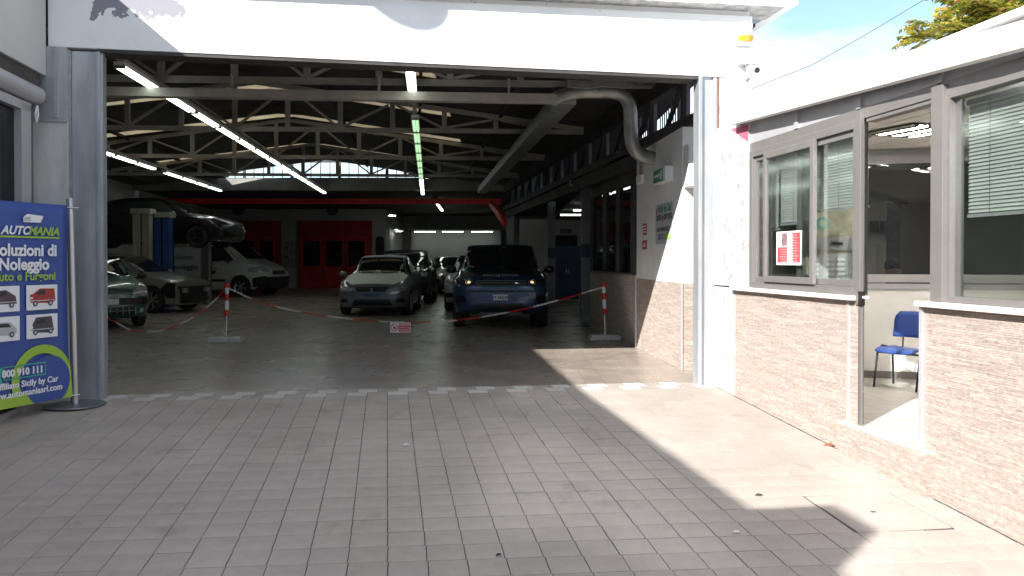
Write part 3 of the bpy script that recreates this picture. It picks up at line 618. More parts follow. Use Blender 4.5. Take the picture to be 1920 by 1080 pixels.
# duct, cable tray, conduit with elbows
du = thing('diagonal_duct', 'long square galvanised duct running along the roof to the rear', 'duct', (W(1055, 190, 11.3).x, 11.3, 3.4)); MB().beam(W(1062, 183, 11.3), W(904, 357, 26), .27, .18).build('channel', M_galvd, du, 'w')
ty = thing('cable_tray', 'long beige steel cable tray crossing under the first roof truss', 'cable tray', (-4, 11.1, 3.5)); D1 = 11.1
a_, b_ = W(150, 172, 10.75), W(1042, 186, 11.15); MB().beam(a_, b_, .16, .115).build('tray', M_beige, ty, 'w')
for px in (428, 703, 951): p = a_.lerp(b_, (px - 150) / 892); MB().beam(p + Vector((0, 0, .04)), p + Vector((0, 0, .26)), .035, .05).build('hanger', M_alul, ty, 'w')
ep = thing('elbow_duct', 'grey duct bending down from the roof into the white pier', 'duct', W(1230, 296, 11.4))
def arc(pts, n=6):
    out = []; P = [Vector(p) for p in pts]
    for i, p in enumerate(P):
        if i in (0, len(P) - 1): out.append(p); continue
        a = p + (P[i - 1] - p).normalized() * .28; c = p + (P[i + 1] - p).normalized() * .28
        out += [a * (1 - t) ** 2 + p * 2 * t * (1 - t) + c * t * t for t in [k / n for k in range(n + 1)]]
    return out
MB().tube(arc([W(1045, 183, 11.3), W(1068, 171, 11.2), W(1181, 172, 11.2), W(1184, 292, 11.3), W(1231, 297, 11.4)]), .095, 14).build('pipe', M_galvd, ep, 'w', smooth=True)
cbd = thing('cable_bundle', 'bundle of sagging cables under the roof near the duct bend', 'cables', W(1060, 150, 11)); 
for i in range(6): MB().tube([W(1058 + i, 136, 11), W(1063, 150 + i * 2.5, 11), W(1100, 153 + i * 2.5, 11), W(1128, 149 + i * 2.5, 11), W(1170, 154 + i * 2.2, 11), W(1230, 150 + i * 2, 11.1)], .009, 6).build('cable', M_galvd, cbd, 'w', smooth=True)
ic = thing('security_camera', 'small round camera under the side lintel by the first column', 'security camera', W(1078, 341, 17)); MB().tube([(0, 0, 0), (-.06, -.2, -.04)], .07, 12).build('housing', M_wpl, ic, smooth=True); MB().tube([(-.061, -.203, -.04), (-.066, -.22, -.043)], .045, 12).build('lens', M_black, ic)

# fluorescent fittings
def fitting(label, p, q, m, group, wd=.125, hb=.045):
    p, q = Vector(p), Vector(q); c = (p + q) / 2; d = q - p; L_ = d.length; a = math.atan2(d.y, d.x)
    t = thing('ceiling_light', label, 'ceiling light', c, a, group)
    key = (round(L_, 1), m.name, wd)
    if key in FT:
        for s_ in FT[key]: cc = s_.copy(); COL.objects.link(cc); cc.parent = t
    else:
        L2 = L_ / 2 - .03; hz = MB().box((-L2, -wd / 2, .0), (L2, wd / 2, hb)).build('housing', M_wpl, t)
        tb = []
        for s_ in (-1, 1): tb.append(MB().tube([(-L2 + .04, s_ * wd * .24, -.018), (L2 - .04, s_ * wd * .24, -.018)], .021, 8).build('tube', m, t))
        cap = [MB().box((-L2, -wd / 2, -.035), (-L2 + .035, wd / 2, -.001)).build('end_cap', M_galvd, t), MB().box((L2 - .035, -wd / 2, -.035), (L2, wd / 2, -.001)).build('end_cap', M_galvd, t)]
        FT[key] = [hz, *tb, *cap]
    return t
FT = {}
ZL = 3.6; hL = (ZL - CAMH) * FPX
ordn = ['first', 'second', 'third', 'fourth', 'fifth', 'sixth', 'seventh', 'eighth', 'ninth', 'tenth', 'eleventh', 'twelfth', 'thirteenth', 'fourteenth', 'fifteenth']
def rowpt(x0, D0, x1, D1, D):
    X0, X1 = (x0 - CX) / FPX * D0, (x1 - CX) / FPX * D1; return Vector((X0 + (X1 - X0) * (D - D0) / (D1 - D0), D, ZL))
def row(x0, D0, x1, D1, segs, gname, mats, rail=True):
    for i, (a, b_) in enumerate(segs):
        fitting(f'{ordn[i]} fitting from the entrance in the {gname}', rowpt(x0, D0, x1, D1, a), rowpt(x0, D0, x1, D1, b_), mats(i), 'fluorescent fittings in the ' + gname)
    if rail:
        t = thing('light_rail', 'thin steel rail that carries the ' + gname, 'rail', rowpt(x0, D0, x1, D1, segs[0][0])); a, b_ = rowpt(x0, D0, x1, D1, segs[0][0] - 1.2), rowpt(x0, D0, x1, D1, segs[-1][1])
        MB().beam(a + Vector((0, 0, .085)), b_ + Vector((0, 0, .085)), .06, .05).build('channel', M_beige, t, 'w')
row(223, 9.64, 610, 28.1, [(9.64, 10.96), (11.3, 12.6)] + [(12.65 + 1.4 * k, 14.02 + 1.4 * k) for k in range(11)], 'long diagonal light row', lambda i: M_lamp)
row(769, 9.77, 792.5, 27.8, [(9.77, 11.2)] + [(13.2 + 1.4 * k, 14.55 + 1.4 * k) for k in range(11)], 'central green tinted light row', lambda i: M_lamp if i in (0,) or i > 7 else M_lampg)
row(192, 17.3, 416, 27.2, [(16.6, 17.9), (17.95, 19.2), (19.25, 20.6), (21.3, 22.75), (22.8, 24.05), (24.1, 25.4), (25.45, 27.1)], 'far left light row', lambda i: M_lamp)
row(815, 31.5, 829, 38, [(31.5, 33), (33.1, 34.6), (34.8, 36.2), (36.4, 38)], 'short rear light row behind the crane rail', lambda i: M_lampb, False)
for i, (px, wd) in enumerate(((445, 16), (565, 14), (690, 9), (733, 12))):
    p = W(px, 382 if i < 3 else 403, 36); fitting(['small lit fitting above the van', 'small lit fitting above the red booth door', 'dim small fitting above the front grey hatchback', 'small fitting beside the booth wall corner'][i], p + Vector((-wd / 2 * .023, 0, 0)), p + Vector((wd / 2 * .023, 0.4, 0)), M_lampb, 'small fittings at the rear', .12)
for i, (x0, x1) in enumerate(((775, 819), (827, 871), (882, 926))):
    fitting(['left of the three bright tubes on the rear partition', 'middle of the three bright tubes on the rear partition', 'right of the three bright tubes on the rear partition'][i], W(x0, 434, 43.5), W(x1, 434, 43.5), M_lampb, 'tubes on the rear partition', .14)
for i in range(3): fitting(['nearest', 'middle', 'farthest'][i] + ' of three angled fittings on the rear side wall', W(753 - i * 9, 434 - i * 3, 40.5 + i * 1.3), W(746 - i * 9, 431.5 - i * 3, 41.6 + i * 1.3), M_lampb, 'fittings on the rear side wall', .3)
for i, (x0, x1, y, D) in enumerate(((1047, 1093, 402, 27), (1071, 1122, 393, 24), (1108, 1124, 383, 21), (1112, 1119, 404, 30), (1155, 1178, 394, 22), (1145, 1160, 448, 26))):
    fitting(['lowest long tube in the side aisle', 'middle long tube in the side aisle', 'short tube beside the first column', 'tiny tube right of the first column', 'tube seen through the reception bay glass', 'low tube seen through the reception bay glass'][i], W(x0, y, D), W(x1, y, D), M_lampb, 'tubes in the side aisle', .1)

# ------------------------------------------------------------------ left building (shutter front beside the garage)
LB = thing('left_building', 'grey flat-roofed unit with dark shop window and roller shutter box left of the garage', 'building', M=MF)
UL = -.475
MB().box((-6, -13.8, 3.045), (UL, -.045, 4.10)).build('upper_wall', mat('grey_panel', (.46, .46, .46), .6, var=.05, vs=1.5), LB)
pp = MB().hexa([Vector(q) for q in ((-6, -4.8, 4.10), (UL, -4.8, 4.10), (UL, .02, 4.10), (-6, .02, 4.10), (-6, -4.8, 4.12), (UL, -4.8, 4.12), (UL, .02, 4.33), (-6, .02, 4.33))]); pp.box((-6, -13.8, 4.10), (UL, -4.802, 4.12)); pp.build('parapet', M_plaster, LB)
MB().box((-1.3, -9.45, 4.12), (UL, -9.0, 4.56)).build('chimney_block', M_plaster, LB)
MB().box((-6, -13.8, -.9), (UL - .05, -7.6, 3.04)).build('end_wall', M_plaster, LB)
MB().box((UL - .2, -7.6, 2.905), (UL - .03, -.10, 3.04)).build('shutter_slot', M_dark, LB)
MB().tube([(UL - .055, -7.6, 2.84), (UL - .055, -.13, 2.84)], .085, 16).build('shutter_roll', M_alul, LB, smooth=True)
MB().box((UL - .15, -7.6, -.5), (UL - .09, -.28, .02)).box((UL - .15, -.48, -.02), (UL - .04, -.28, 2.72)).box((UL - .15, -7.6, 2.66), (UL - .04, -.28, 2.74)).box((UL - .15, -3.2, 0), (UL - .04, -3.05, 2.7)).box((UL - .15, -5.6, 0), (UL - .04, -5.45, 2.7)).build('window_frame', M_alul, LB)
MB().box((UL - .11, -7.6, .02), (UL - .10, -.48, 2.66)).build('pane', M_shop, LB)
MB().tube([(UL - .02, -.20, 2.74), (UL - .015, -.19, 2.66), (UL - .02, -.215, 2.58), (UL - .025, -.23, 2.66), (UL - .02, -.20, 2.73)], .009, 6).build('shutter_pull', M_wpl, LB)
MB().box((-6, -7.6, -.5), (UL - .3, -.15, .03)).build('inner_floor', M_intfl, LB); MB().box((-6.2, -8.8, -.6), (-6, .1, 4.3)).build('rear_wall', M_intw, LB)
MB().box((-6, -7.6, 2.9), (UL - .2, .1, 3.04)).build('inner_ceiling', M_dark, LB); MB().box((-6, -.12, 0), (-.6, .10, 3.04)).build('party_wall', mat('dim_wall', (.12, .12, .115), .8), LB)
fitting('added lit fitting behind the left shop window, standing for a lamp reflection', W(-6, 219, 8.2), W(24, 228, 8.6), M_lampb, None, .12)  # glowing tube stands for a lamp reflected in the shop glass
dish = thing('shadow_dish', 'unseen grey dish on a thin mast, added to shadow the header', 'shadow caster', UV(-1.15, -3.6, 4.3), R(-30))  # added out of view to cast the blob of shadow on the header
MB().tube([(0, 0, 0), (0, 0, 2.7)], .007, 8).build('mast', M_galv, dish); 
ds = MB(); ds.lathe([(0, 0), (.2, .02), (.34, .07), (.45, .14)], n=24); rm = Matrix.Rotation(R(55), 3, 'X') 
for p in ds.v: p.xyz = rm @ (p * .8) + Vector((0, .02, 2.93))
ds.build('reflector', M_galv, dish, smooth=True)
# building and wall behind the viewer (throws nothing on the picture but closes the yard in reflections)
bb = thing('opposite_building', 'plain pale building across the yard behind the viewer', 'building', (0, -26, -1.0)); MB().box((-25, 0, 0), (25, 8, 5)).build('wall', M_plaster, bb); MB().box((-25.2, -.2, 5), (25.2, 8.2, 5.25)).build('roof', M_header, bb)
for i in range(8): MB().box((-22 + i * 6, 7.97, 1.2), (-20 + i * 6, 8.03, 2.9)).build('window', M_glasscar, bb)

# ------------------------------------------------------------------ office building on the right
OF = thing('office_building', 'low office with aluminium windows, open doorway and split stone cladding', 'office', M=MF)
UO = 6.08
def vpx(v): return v
# low walls with stone
MB().box((UO + .012, -2.70, -.3), (UO + .06, .0, 1.03)).build('low_wall', M_joint, OF); MB().box((UO + .012, -8, -.6), (UO + .20, -3.47, 1.03)).build('low_wall', M_joint, OF)
stone(OF, (UO + .012, -2.56, -.17), (0, 1, 0), (0, 0, 1), 2.02, 1.19, (-1, 0, 0), seed=11); stone(OF, (UO + .012, -8, -.42), (0, 1, 0), (0, 0, 1), 4.52, 1.44, (-1, 0, 0), seed=12)
stone(OF, (UO + .012, -2.72, -.17), (0, 1, 0), (0, 0, 1), .13, 1.19, (-1, 0, 0), seed=13)
stone(OF, (UO - .05, -3.58, -.25), (0, 1, 0), (0, 0, 1), 1.05, .345, (-1, 0, 0), seed=14)
MB().box((UO - .05, -3.58, -.3), (UO + .3, -2.53, .10)).build('step', M_stone, OF); MB().box((UO - .05, -3.58, .10), (UO + .25, -2.53, .118)).build('threshold', M_offfl, OF)
MB().box((UO - .004, -2.60, -.2), (UO + .01, -2.575, 1.03)).build('corner_trim', M_alul, OF); MB().box((UO - .02, -3.475, -.2), (UO + .01, -3.45, 1.03)).build('corner_trim', M_alul, OF)
MB().box((UO + .006, -.52, -.1), (UO + .2, .0, 1.05)).build('plaster_panel', M_plaster, OF)
MB().box((UO - .05, -2.70, 1.03), (UO + .07, -.52, 1.065)).build('sill', M_sill, OF, bevel=.004); MB().box((UO - .05, -8, 1.03), (UO + .22, -3.44, 1.065)).build('sill', M_sill, OF, bevel=.004)
MB().box((UO + .0, -.84, 1.065), (UO + .2, .0, 2.7)).build('plaster_wall', M_plaster, OF); MB().poly([(UO - .003, -.45, 2.64), (UO - .003, -.85, 2.62), (UO - .003, -.84, 2.46)]).build('painted_reflection', M_pinkrefl, OF)  # the triangle paints a pink reflection onto the plaster
# aluminium frames
def fr(b, v0, v1, z0, z1, t=.05, u0=UO + .0, u1=UO + .07):
    b.box((u0, v0, z0), (u1, v0 + t, z1)); b.box((u0, v1 - t, z0), (u1, v1, z1)); b.box((u0, v0 + t, z0), (u1, v1 - t, z0 + t)); b.box((u0, v0 + t, z1 - t), (u1, v1 - t, z1)); return b
w1 = fr(MB(), -2.698, -.86, 1.068, 2.36, .06, UO + .005, UO + .09).build('window_frame', M_alu, OF, bevel=.003)
s1 = fr(MB(), -2.10, -1.20, 1.13, 2.30, .055, UO - .02, UO + .015).build('sash', M_alu, OF, bevel=.003)
s2 = fr(MB(), -2.64, -1.74, 1.13, 2.30, .05, UO + .03, UO + .06).build('sash', M_alu, OF, bevel=.003)
s3 = fr(MB(), -1.20, -.92, 1.13, 2.30, .04, UO + .03, UO + .06).build('sash', M_alu, OF)
MB().box((UO - .005, -2.045, 1.185), (UO + .0, -1.255, 2.245)).build('pane', M_win, s1); MB().box((UO + .043, -2.59, 1.18), (UO + .048, -1.79, 2.25)).build('pane', M_win, s2); MB().box((UO + .043, -1.16, 1.17), (UO + .048, -.96, 2.26)).build('pane', M_win, s3)
# upper band: panels and mullions
MB().box((UO + .02, -8, 2.36), (UO + .12, -.84, 2.44)).build('head_rail', M_alu, OF); 
for a, b2 in ((-1.72, -.84), (-2.66, -1.78), (-3.54, -2.72), (-4.9, -3.62), (-6.3, -4.96)):
    MB().box((UO + .03, a, 2.44), (UO + .11, b2, 2.66)).build('transom_panel', M_alul, OF)
for a in (-1.78, -2.72, -3.62, -4.96, -6.3): MB().box((UO + .01, a, 2.44), (UO + .12, a + .06, 2.66)).build('mullion', M_alul, OF)
MB().box((UO - .012, -2.76, 1.0), (UO + .02, -2.70, 2.42)).box((UO + .005, -2.76, .118), (UO + .02, -2.715, 1.0)).box((UO - .012, -3.66, 1.068), (UO + .13, -3.545, 2.42)).box((UO + .03, -3.54, 2.33), (UO + .11, -2.765, 2.36)).build('door_frame', M_alu, OF, bevel=.003)
w2 = fr(MB(), -6.4, -3.66, 1.068, 2.36, .035, UO + .01, UO + .11).box((UO + .03, -5.0, 1.1), (UO + .09, -4.93, 2.33)).build('window_frame', M_alu, OF)
MB().box((UO + .05, -6.36, 1.10), (UO + .055, -5.0, 2.325)).build('pane', M_win, w2); MB().box((UO + .05, -4.93, 1.10), (UO + .055, -3.70, 2.325)).build('pane', M_win, w2)
# door leaf swung inwards, seen nearly edge-on
dl = Vector((UO + .025, -2.757, 0)); dd = Vector((math.cos(R(59)), math.sin(R(59)), 0)); lf = MB().slabline(dl, dl + dd * .78, (-.84, .54, 0), .04, .13, 1.05).build('door_leaf', mat('door_brown', (.07, .06, .06), .5), OF); 
MB().slabline(dl, dl + dd * .06, (-.84, .54, 0), .04, 1.05, 2.32).slabline(dl + dd * .72, dl + dd * .78, (-.84, .54, 0), .04, 1.05, 2.32).build('leaf_stile', MATS['door_brown'], lf); MB().box((UO - .016, -2.775, 1.0), (UO + .02, -2.745, 1.10)).build('lock', M_black, lf); MB().box((UO + .0, -2.83, 1.05), (UO + .02, -2.775, 1.065)).build('handle', M_wpl, lf)
# canopy
can = MB(); va, vb = .05, -8.0
zt = lambda v: 2.86 + .035 * v + .0; zb_ = lambda v: 2.625 + .047 * v
can.hexa([Vector((5.86, va, 2.645)), Vector((5.86, vb, 2.645 - .055 * 8)), Vector((11, vb, 2.645 - .055 * 8)), Vector((11, va, 2.645)), Vector((5.86, va, 2.80)), Vector((5.86, vb, 2.80 - .055 * 8)), Vector((11, vb, 2.80 - .055 * 8)), Vector((11, va, 2.80))])
can = MB(); va = -.66; vq = lambda v: (v + 8.33) / 1.031 - 8.33; Z0 = lambda v: (2.655 + .053 * vq(v)) * 1.031 - .041; Z1 = lambda v: (2.890 + .074 * vq(v)) * 1.031 - .041
can.hexa([Vector((5.98, vb, Z0(vb))), Vector((6.06, vb, Z0(vb))), Vector((6.06, va, Z0(va))), Vector((5.98, va, Z0(va))), Vector((5.98, vb, Z1(vb))), Vector((6.06, vb, Z1(vb))), Vector((6.06, va, Z1(va))), Vector((5.98, va, Z1(va)))])
can.box((6.061, vb, 2.66), (11, va, 2.70))
# interior
IN = OF
MB().box((UO + .02, -8, -.2), (10.6, .3, .117)).box((6.95, .3, -.2), (10.6, 3.2, .117)).build('office_floor', M_offfl, OF)
MB().box((6.3, -.85, 2.66), (10.6, .3, 2.70)).box((6.95, .3, 2.66), (10.6, 3.2, 2.70)).build('office_roof', M_fascia, OF)
can.build('canopy', M_fascia, OF, bevel=.003)
ct = MB()
for a in range(8):
    for b2 in range(19):
        if b2 > 12 and a < 2: continue
        ct.box((UO + .14 + a * .6, -8 + b2 * .6, 2.465), (UO + .14 + a * .6 + .585, -8 + b2 * .6 + .585, 2.475))
ct.build('ceiling_tiles', M_ceil, OF, kind='stuff'); MB().box((UO + .12, -8, 2.476), (10.6, .3, 2.484)).box((6.95, .3, 2.476), (10.6, 3.2, 2.484)).build('ceiling_grid', mat('ceil_grid', (.35, .34, .32), .8), OF)
MB().box((10.6, -8, -.2), (10.8, 3.2, 2.7)).box((6.95, 3.2, -.2), (10.8, 3.4, 2.7)).build('inner_wall', mat('office_inner_wall', (.62, .62, .62), .8), OF); MB().box((UO, -8.2, -.6), (10.8, -8, 2.7)).build('end_wall', M_white, OF)
MB().box((6.95, .3, .1), (7.0, 3.2, 2.46)).box((6.5, .26, .1), (7.0, .3, 2.46)).build('lining', M_white, OF)
# partition in the office: white low wall, pale rails, dark glazing above
c0 = W(1590, 713, 8.55); c0.z = 0; dv = Vector((math.cos(R(-15)), math.sin(R(-15)), 0)); pa, pb = c0 - dv * .75, c0 + dv * 2.6; nn_ = Vector((-dv.y, dv.x, 0))
part = thing('office_partition', 'white low partition with aluminium rails and dark glazing behind the blue chair', 'partition', pa)
MB().slabline(pa, pb, nn_, .08, .12, 1.03).build('panel', M_white, part, 'w'); MB().slabline(pa - nn_ * .012, pb - nn_ * .012, nn_, .012, .117, .19).build('skirting', M_alu, part, 'w')
MB().slabline(pa - nn_ * .02, pb - nn_ * .02, nn_, .11, 1.03, 1.085).slabline(pa - nn_ * .02, pb - nn_ * .02, nn_, .11, 1.10, 1.18).slabline(pa - nn_ * .02, pb - nn_ * .02, nn_, .11, 2.31, 2.39).build('rail', M_alul, part, 'w')
MB().slabline(pa + nn_ * .03, pb + nn_ * .03, nn_, .006, 1.18, 2.31).build('pane', M_winp, part, 'w'); MB().slabline(pa + nn_ * .03, pb + nn_ * .03, nn_, .03, 2.39, 2.46).build('upper_panel', M_alul, part, 'w')
pdk = W(1716, 430, 10.4); MB().box((pdk.x - .35, 10.38, .12), (pdk.x + .45, 10.42, 2.05)).build('dark_door', M_dark, OF, 'w'); t = thing('picture_row', 'row of dark framed pictures on the far office wall', 'pictures', W(1645, 428, 10.3))
for i in range(4): MB().box((-.22 + i * .13, 0, (-.05 if i % 2 else 0)), (-.11 + i * .13, .015, .09)).build('picture', M_black, t)
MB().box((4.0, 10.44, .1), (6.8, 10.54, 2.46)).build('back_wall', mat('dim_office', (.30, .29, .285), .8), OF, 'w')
for i, (px, py, D) in enumerate(((1712, 250, 7.2), (1690, 312, 9.0), (1990, 180, 6.4), (2300, 250, 7.5))):  # the last two are unseen, added to brighten the office
    p = W(px, py, D); t = thing('louvre_light', ['louvred ceiling light nearer the office door', 'louvred ceiling light at the back of the office', 'unseen louvred light added to brighten the right part of the office', 'unseen louvred light added to brighten the far right of the office'][i], 'ceiling light', (p.x, p.y, 2.462 if i == 0 else 2.45), R(20)); MB().box((-.3, -.3, -.012), (.3, .3, -.004)).build('tray', M_dark, t)
    M_ol = mat('office_tube', (1, .93, .82), .5, emit=70)
    for a in (-.18, 0, .18): MB().box((a - .02, -.27, -.014), (a + .02, .27, -.0125)).build('tube', M_ol, t)
    for a in range(12): MB().box((-.29 + a * .05, -.29, -.03), (-.283 + a * .05, .29, -.0125)).build('louvre', M_chrome, t)
# blinds
def blind(name, label, v0, v1, z0, z1, u=UO + .14):
    t = thing('venetian_blind', label, 'blind', UV(u, (v0 + v1) / 2, z0), A0, 'venetian blinds in the office windows'); L2 = (v1 - v0) / 2
    MB().box((-.02, -L2, z1 - z0), (.02, L2, z1 - z0 + .03)).build('head_box', M_alul, t); MB().box((-.012, -L2, -.02), (.012, L2, .0)).build('bottom_bar', M_alul, t)
    sm = None; z = .018
    while z < z1 - z0:
        if sm is None:
            b = MB().add([(-.007, -L2, -.0115), (-.007, L2, -.0115), (0.0, L2, .001), (0, -L2, .001), (.003, L2, .0115), (.003, -L2, .0115)], [(0, 1, 2, 3), (3, 2, 4, 5)]); sm = b.build('slat', M_blind, t); sm.location = (0, 0, z)
        else: c = sm.copy(); COL.objects.link(c); c.location = (0, 0, z)
        z += .0235
    for s_ in (-.7, 0, .7): MB().box((-.014, s_ * L2 - .0015, -.01), (-.012, s_ * L2 + .0015, z1 - z0)).build('cord', M_alu, t)
    return t
blind('b', 'blind behind the wide right window, pulled two thirds down', -4.98, -3.70, 1.61, 2.28); blind('b', 'blind at the right picture edge beyond the window mullion', -6.30, -5.02, 1.61, 2.28)
blind('b', 'blind behind the small sliding window next to the doorway', -2.62, -1.84, 1.74, 2.24); blind('b', 'blind behind the middle sliding sash above the poster', -1.74, -1.24, 1.66, 2.24); blind('b', 'narrow blind at the plaster column end of the small window', -1.19, -.95, 1.62, 2.24)
# poster taped inside the sash
po = thing('poster', 'red and white printed notice taped to the sliding window', 'poster', UV(UO - .0075, -1.45, 1.285), A0 - R(90))
MB().box((0, -.0015, 0), (.44, 0, .29)).build('sheet', M_paper, po)
MB().box((.02, -.003, .02), (.20, -.0015, .155)).box((.29, -.003, .02), (.425, -.0015, .275)).build('red_block', M_pred, po); MB().box((.10, -.003, .165), (.20, -.0015, .275)).build('photo', mat('print_photo', (.20, .12, .14), .6, var=.6, vs=30), po)
tx = MB()
for i in range(11): tx.box((.295, -.004, .03 + i * .022), (.30 + random.uniform(.06, .12), -.003, .036 + i * .022))
for i in range(6): tx.box((.10 - random.uniform(0, .05), -.004, .03 + i * .02), (.195, -.003, .035 + i * .02))
tx.build('text_lines', mat('print_pink', (.62, .35, .35), .6), po); ty2 = MB()
for i in range(12): ty2.box((.225, -.003, .03 + i * .02), (.26, -.0018, .034 + i * .02))
for i in range(5): ty2.box((.03, -.003, .17 + i * .02), (.07, -.0018, .174 + i * .02))
ty2.build('small_print', M_sgrey, po)
# coffee machine behind the window
pm = G(1560, 620, .12); pm = W(1562, 520, 7.7)
cm = thing('vending_machine', 'cream and white drinks machine with rows of buttons behind the small window', 'vending machine', (pm.x, pm.y, .118), R(-8))
MB().box((-.24, 0, 0), (.22, .5, 1.78)).build('cabinet', mat('machine_cream', (.50, .46, .36), .45), cm, bevel=.02); MB().box((-.20, -.03, .9), (.16, -.001, 1.27)).build('front_panel', M_sgrey, cm); MB().box((.165, -.03, .8), (.20, 0, 1.30)).build('light_strip', M_wpl, cm)
MB().box((-.22, -.02, 1.30), (.21, -.001, 1.42)).build('display_band', M_alul, cm); MB().box((-.02, -.03, 1.35), (.08, -.021, 1.375)).build('display', M_black, cm); MB().box((-.22, -.012, 1.44), (.20, -.001, 1.74)).build('picture_panel', mat('machine_picture', (.46, .44, .34), .5, var=.35, vs=9), cm); MB().lathe([(.03, -.014), (.045, -.017), (.06, -.014)], (-.10, 0, 1.55), 'y', 20).build('cup_ring', M_pteal, cm)
bt0 = None
for cx_ in (-.17, -.03, .06):
    for r_ in range(7):
        if bt0 is None: bt0 = MB().box((-.035, -.008, -.014), (.035, 0, .014)).box((.012, -.013, -.01), (.03, -.008, .01)).build('button', M_wpl, cm); c = bt0
        else: c = bt0.copy(); COL.objects.link(c)
        c.location = (cx_, -.03, .94 + r_ * .046)
# chair
chp = W(1690, 700, 7.7)
ch = thing('office_chair', 'blue plastic visitor chair with black tube legs inside the open office door', 'chair', (3.70, 7.80, .118), R(-142)); ch.scale = (.84, .84, .83)
seat = MB(); 
for i in range(7):
    for j in range(7):
        x, y = -.22 + i * .44 / 6, -.22 + j * .44 / 6; seat.v.append(Vector((x, y, .44 + .02 * (abs(y) / .22) ** 2 - .025 * max(0, (x - .15) / .07) ** 2)))
for i in range(6):
    for j in range(6): a = i * 7 + j; seat.f.append((a, a + 1, a + 8, a + 7))
so_ = seat.build('seat', M_chairb, ch, smooth=True); sd_ = so_.modifiers.new('s', 'SOLIDIFY'); sd_.thickness = .02
bk = MB()
for i in range(7):
    for j in range(7):
        y, z = -.22 + i * .44 / 6, .56 + j * .30 / 6; sx_ = 1 - .25 * max(0, (j - 4) / 2) ** 2; bk.v.append(Vector((-.23 - .05 * (z - .56) / .3 + .04 * (y / .22) ** 2, y * sx_, z)))
for i in range(6):
    for j in range(6): a = i * 7 + j; bk.f.append((a, a + 1, a + 8, a + 7))
bo = bk.build('backrest', M_chairb, ch, smooth=True); b2 = bo.modifiers.new('s', 'SOLIDIFY'); b2.thickness = .02
for s_ in (-1, 1):
    MB().tube([(.20, s_ * .24, 0), (.12, s_ * .24, .40), (.02, s_ * .24, .47), (-.16, s_ * .24, .44), (-.22, s_ * .24, .40), (-.24, s_ * .24, 0)], .0125, 8).build('leg', M_black, ch, smooth=True)
    MB().tube([(-.16, s_ * .13, .43), (-.24, s_ * .13, .45), (-.25, s_ * .13, .60)], .010, 8).build('back_tube', M_black, ch, smooth=True)
MB().tube([(.12, -.24, .40), (.12, .24, .40)], .011, 8).tube([(-.18, -.24, .41), (-.18, .24, .41)], .011, 8).build('crossbar', M_black, ch)
# person seated behind the partition
pc = W(1672, 510, 9.25)
pe = thing('person', 'seated person with short dark hair, only the head showing over the partition', 'person', (pc.x, pc.y, .035), R(-100))
def skinbody(chains, name, m, parent, sub=2):
    me = bpy.data.meshes.new(name); vs, es, rs = chains; me.from_pydata(vs, es, []); o = bpy.data.objects.new(name, me); COL.objects.link(o); o.parent = parent
    md = o.modifiers.new('skin', 'SKIN'); me.skin_vertices or me.attributes
    for i, r in enumerate(rs): me.skin_vertices[0].data[i].radius = (r, r)
    me.skin_vertices[0].data[0].use_root = True; sb = o.modifiers.new('sub', 'SUBSURF'); sb.levels = sub; sb.render_levels = sub; me.materials.append(m); return o
vs = [(0, 0, .48), (0, 0, .70), (.02, 0, .92), (.03, 0, 1.02), (.05, 0, 1.10), (.02, .19, .95), (.10, .24, .70), (.32, .16, .66), (.02, -.19, .95), (.10, -.24, .70), (.32, -.16, .66), (.02, .10, .47), (.42, .12, .48), (.42, .12, .08), (.02, -.10, .47), (.42, -.12, .48), (.42, -.12, .08), (.54, .12, .04), (.54, -.12, .04)]
es = [(0, 1), (1, 2), (2, 3), (3, 4), (2, 5), (5, 6), (6, 7), (2, 8), (8, 9), (9, 10), (0, 11), (11, 12), (12, 13), (13, 17), (0, 14), (14, 15), (15, 16), (16, 18)]
rs = [.14, .14, .13, .06, .055, .065, .05, .035, .065, .05, .035, .09, .065, .045, .09, .065, .045, .035, .035]
try:
    me = bpy.data.meshes.new('body'); me.from_pydata(vs, es, []); bo_ = bpy.data.objects.new('body', me); COL.objects.link(bo_); bo_.parent = pe; bo_.modifiers.new('skin', 'SKIN')
    bpy.context.view_layer.update()
    for i, r in enumerate(rs): me.skin_vertices[0].data[i].radius = (r, r)
    me.skin_vertices[0].data[0].use_root = True; sb = bo_.modifiers.new('sub', 'SUBSURF'); sb.levels = 2; sb.render_levels = 2; me.materials.append(M_shirt)
except Exception as ex: print('skin', ex)
hdm = MB().ell((.06, 0, 1.19), (.095, .075, .115), 20, 14).ell((.155, 0, 1.18), (.018, .014, .025), 8, 6).ell((.055, .078, 1.18), (.022, .010, .032), 8, 6).ell((.055, -.078, 1.18), (.022, .010, .032), 8, 6).build('head', M_skin, pe, smooth=True)
MB().ell((.138, .03, 1.20), (.012, .014, .009), 8, 6).ell((.138, -.03, 1.20), (.012, .014, .009), 8, 6).ell((.145, 0, 1.135), (.01, .024, .006), 8, 6).build('eyes_and_mouth', M_black, hdm)
MB().ell((.045, 0, 1.225), (.115, .090, .098), 20, 12).build('hair', M_hair, pe, smooth=True)
dk = thing('office_desk', 'dark desk in front of the seated person behind the partition', 'desk', (pc.x + .0, pc.y - .55, .118), R(-15)); MB().box((-.6, -.3, .72), (.6, .3, .75)).build('top', M_dark, dk); [MB().box((s_ * .55 - .02, -.28, 0), (s_ * .55 + .02, .28, .72)).build('leg', M_dark, dk) for s_ in (-1, 1)]

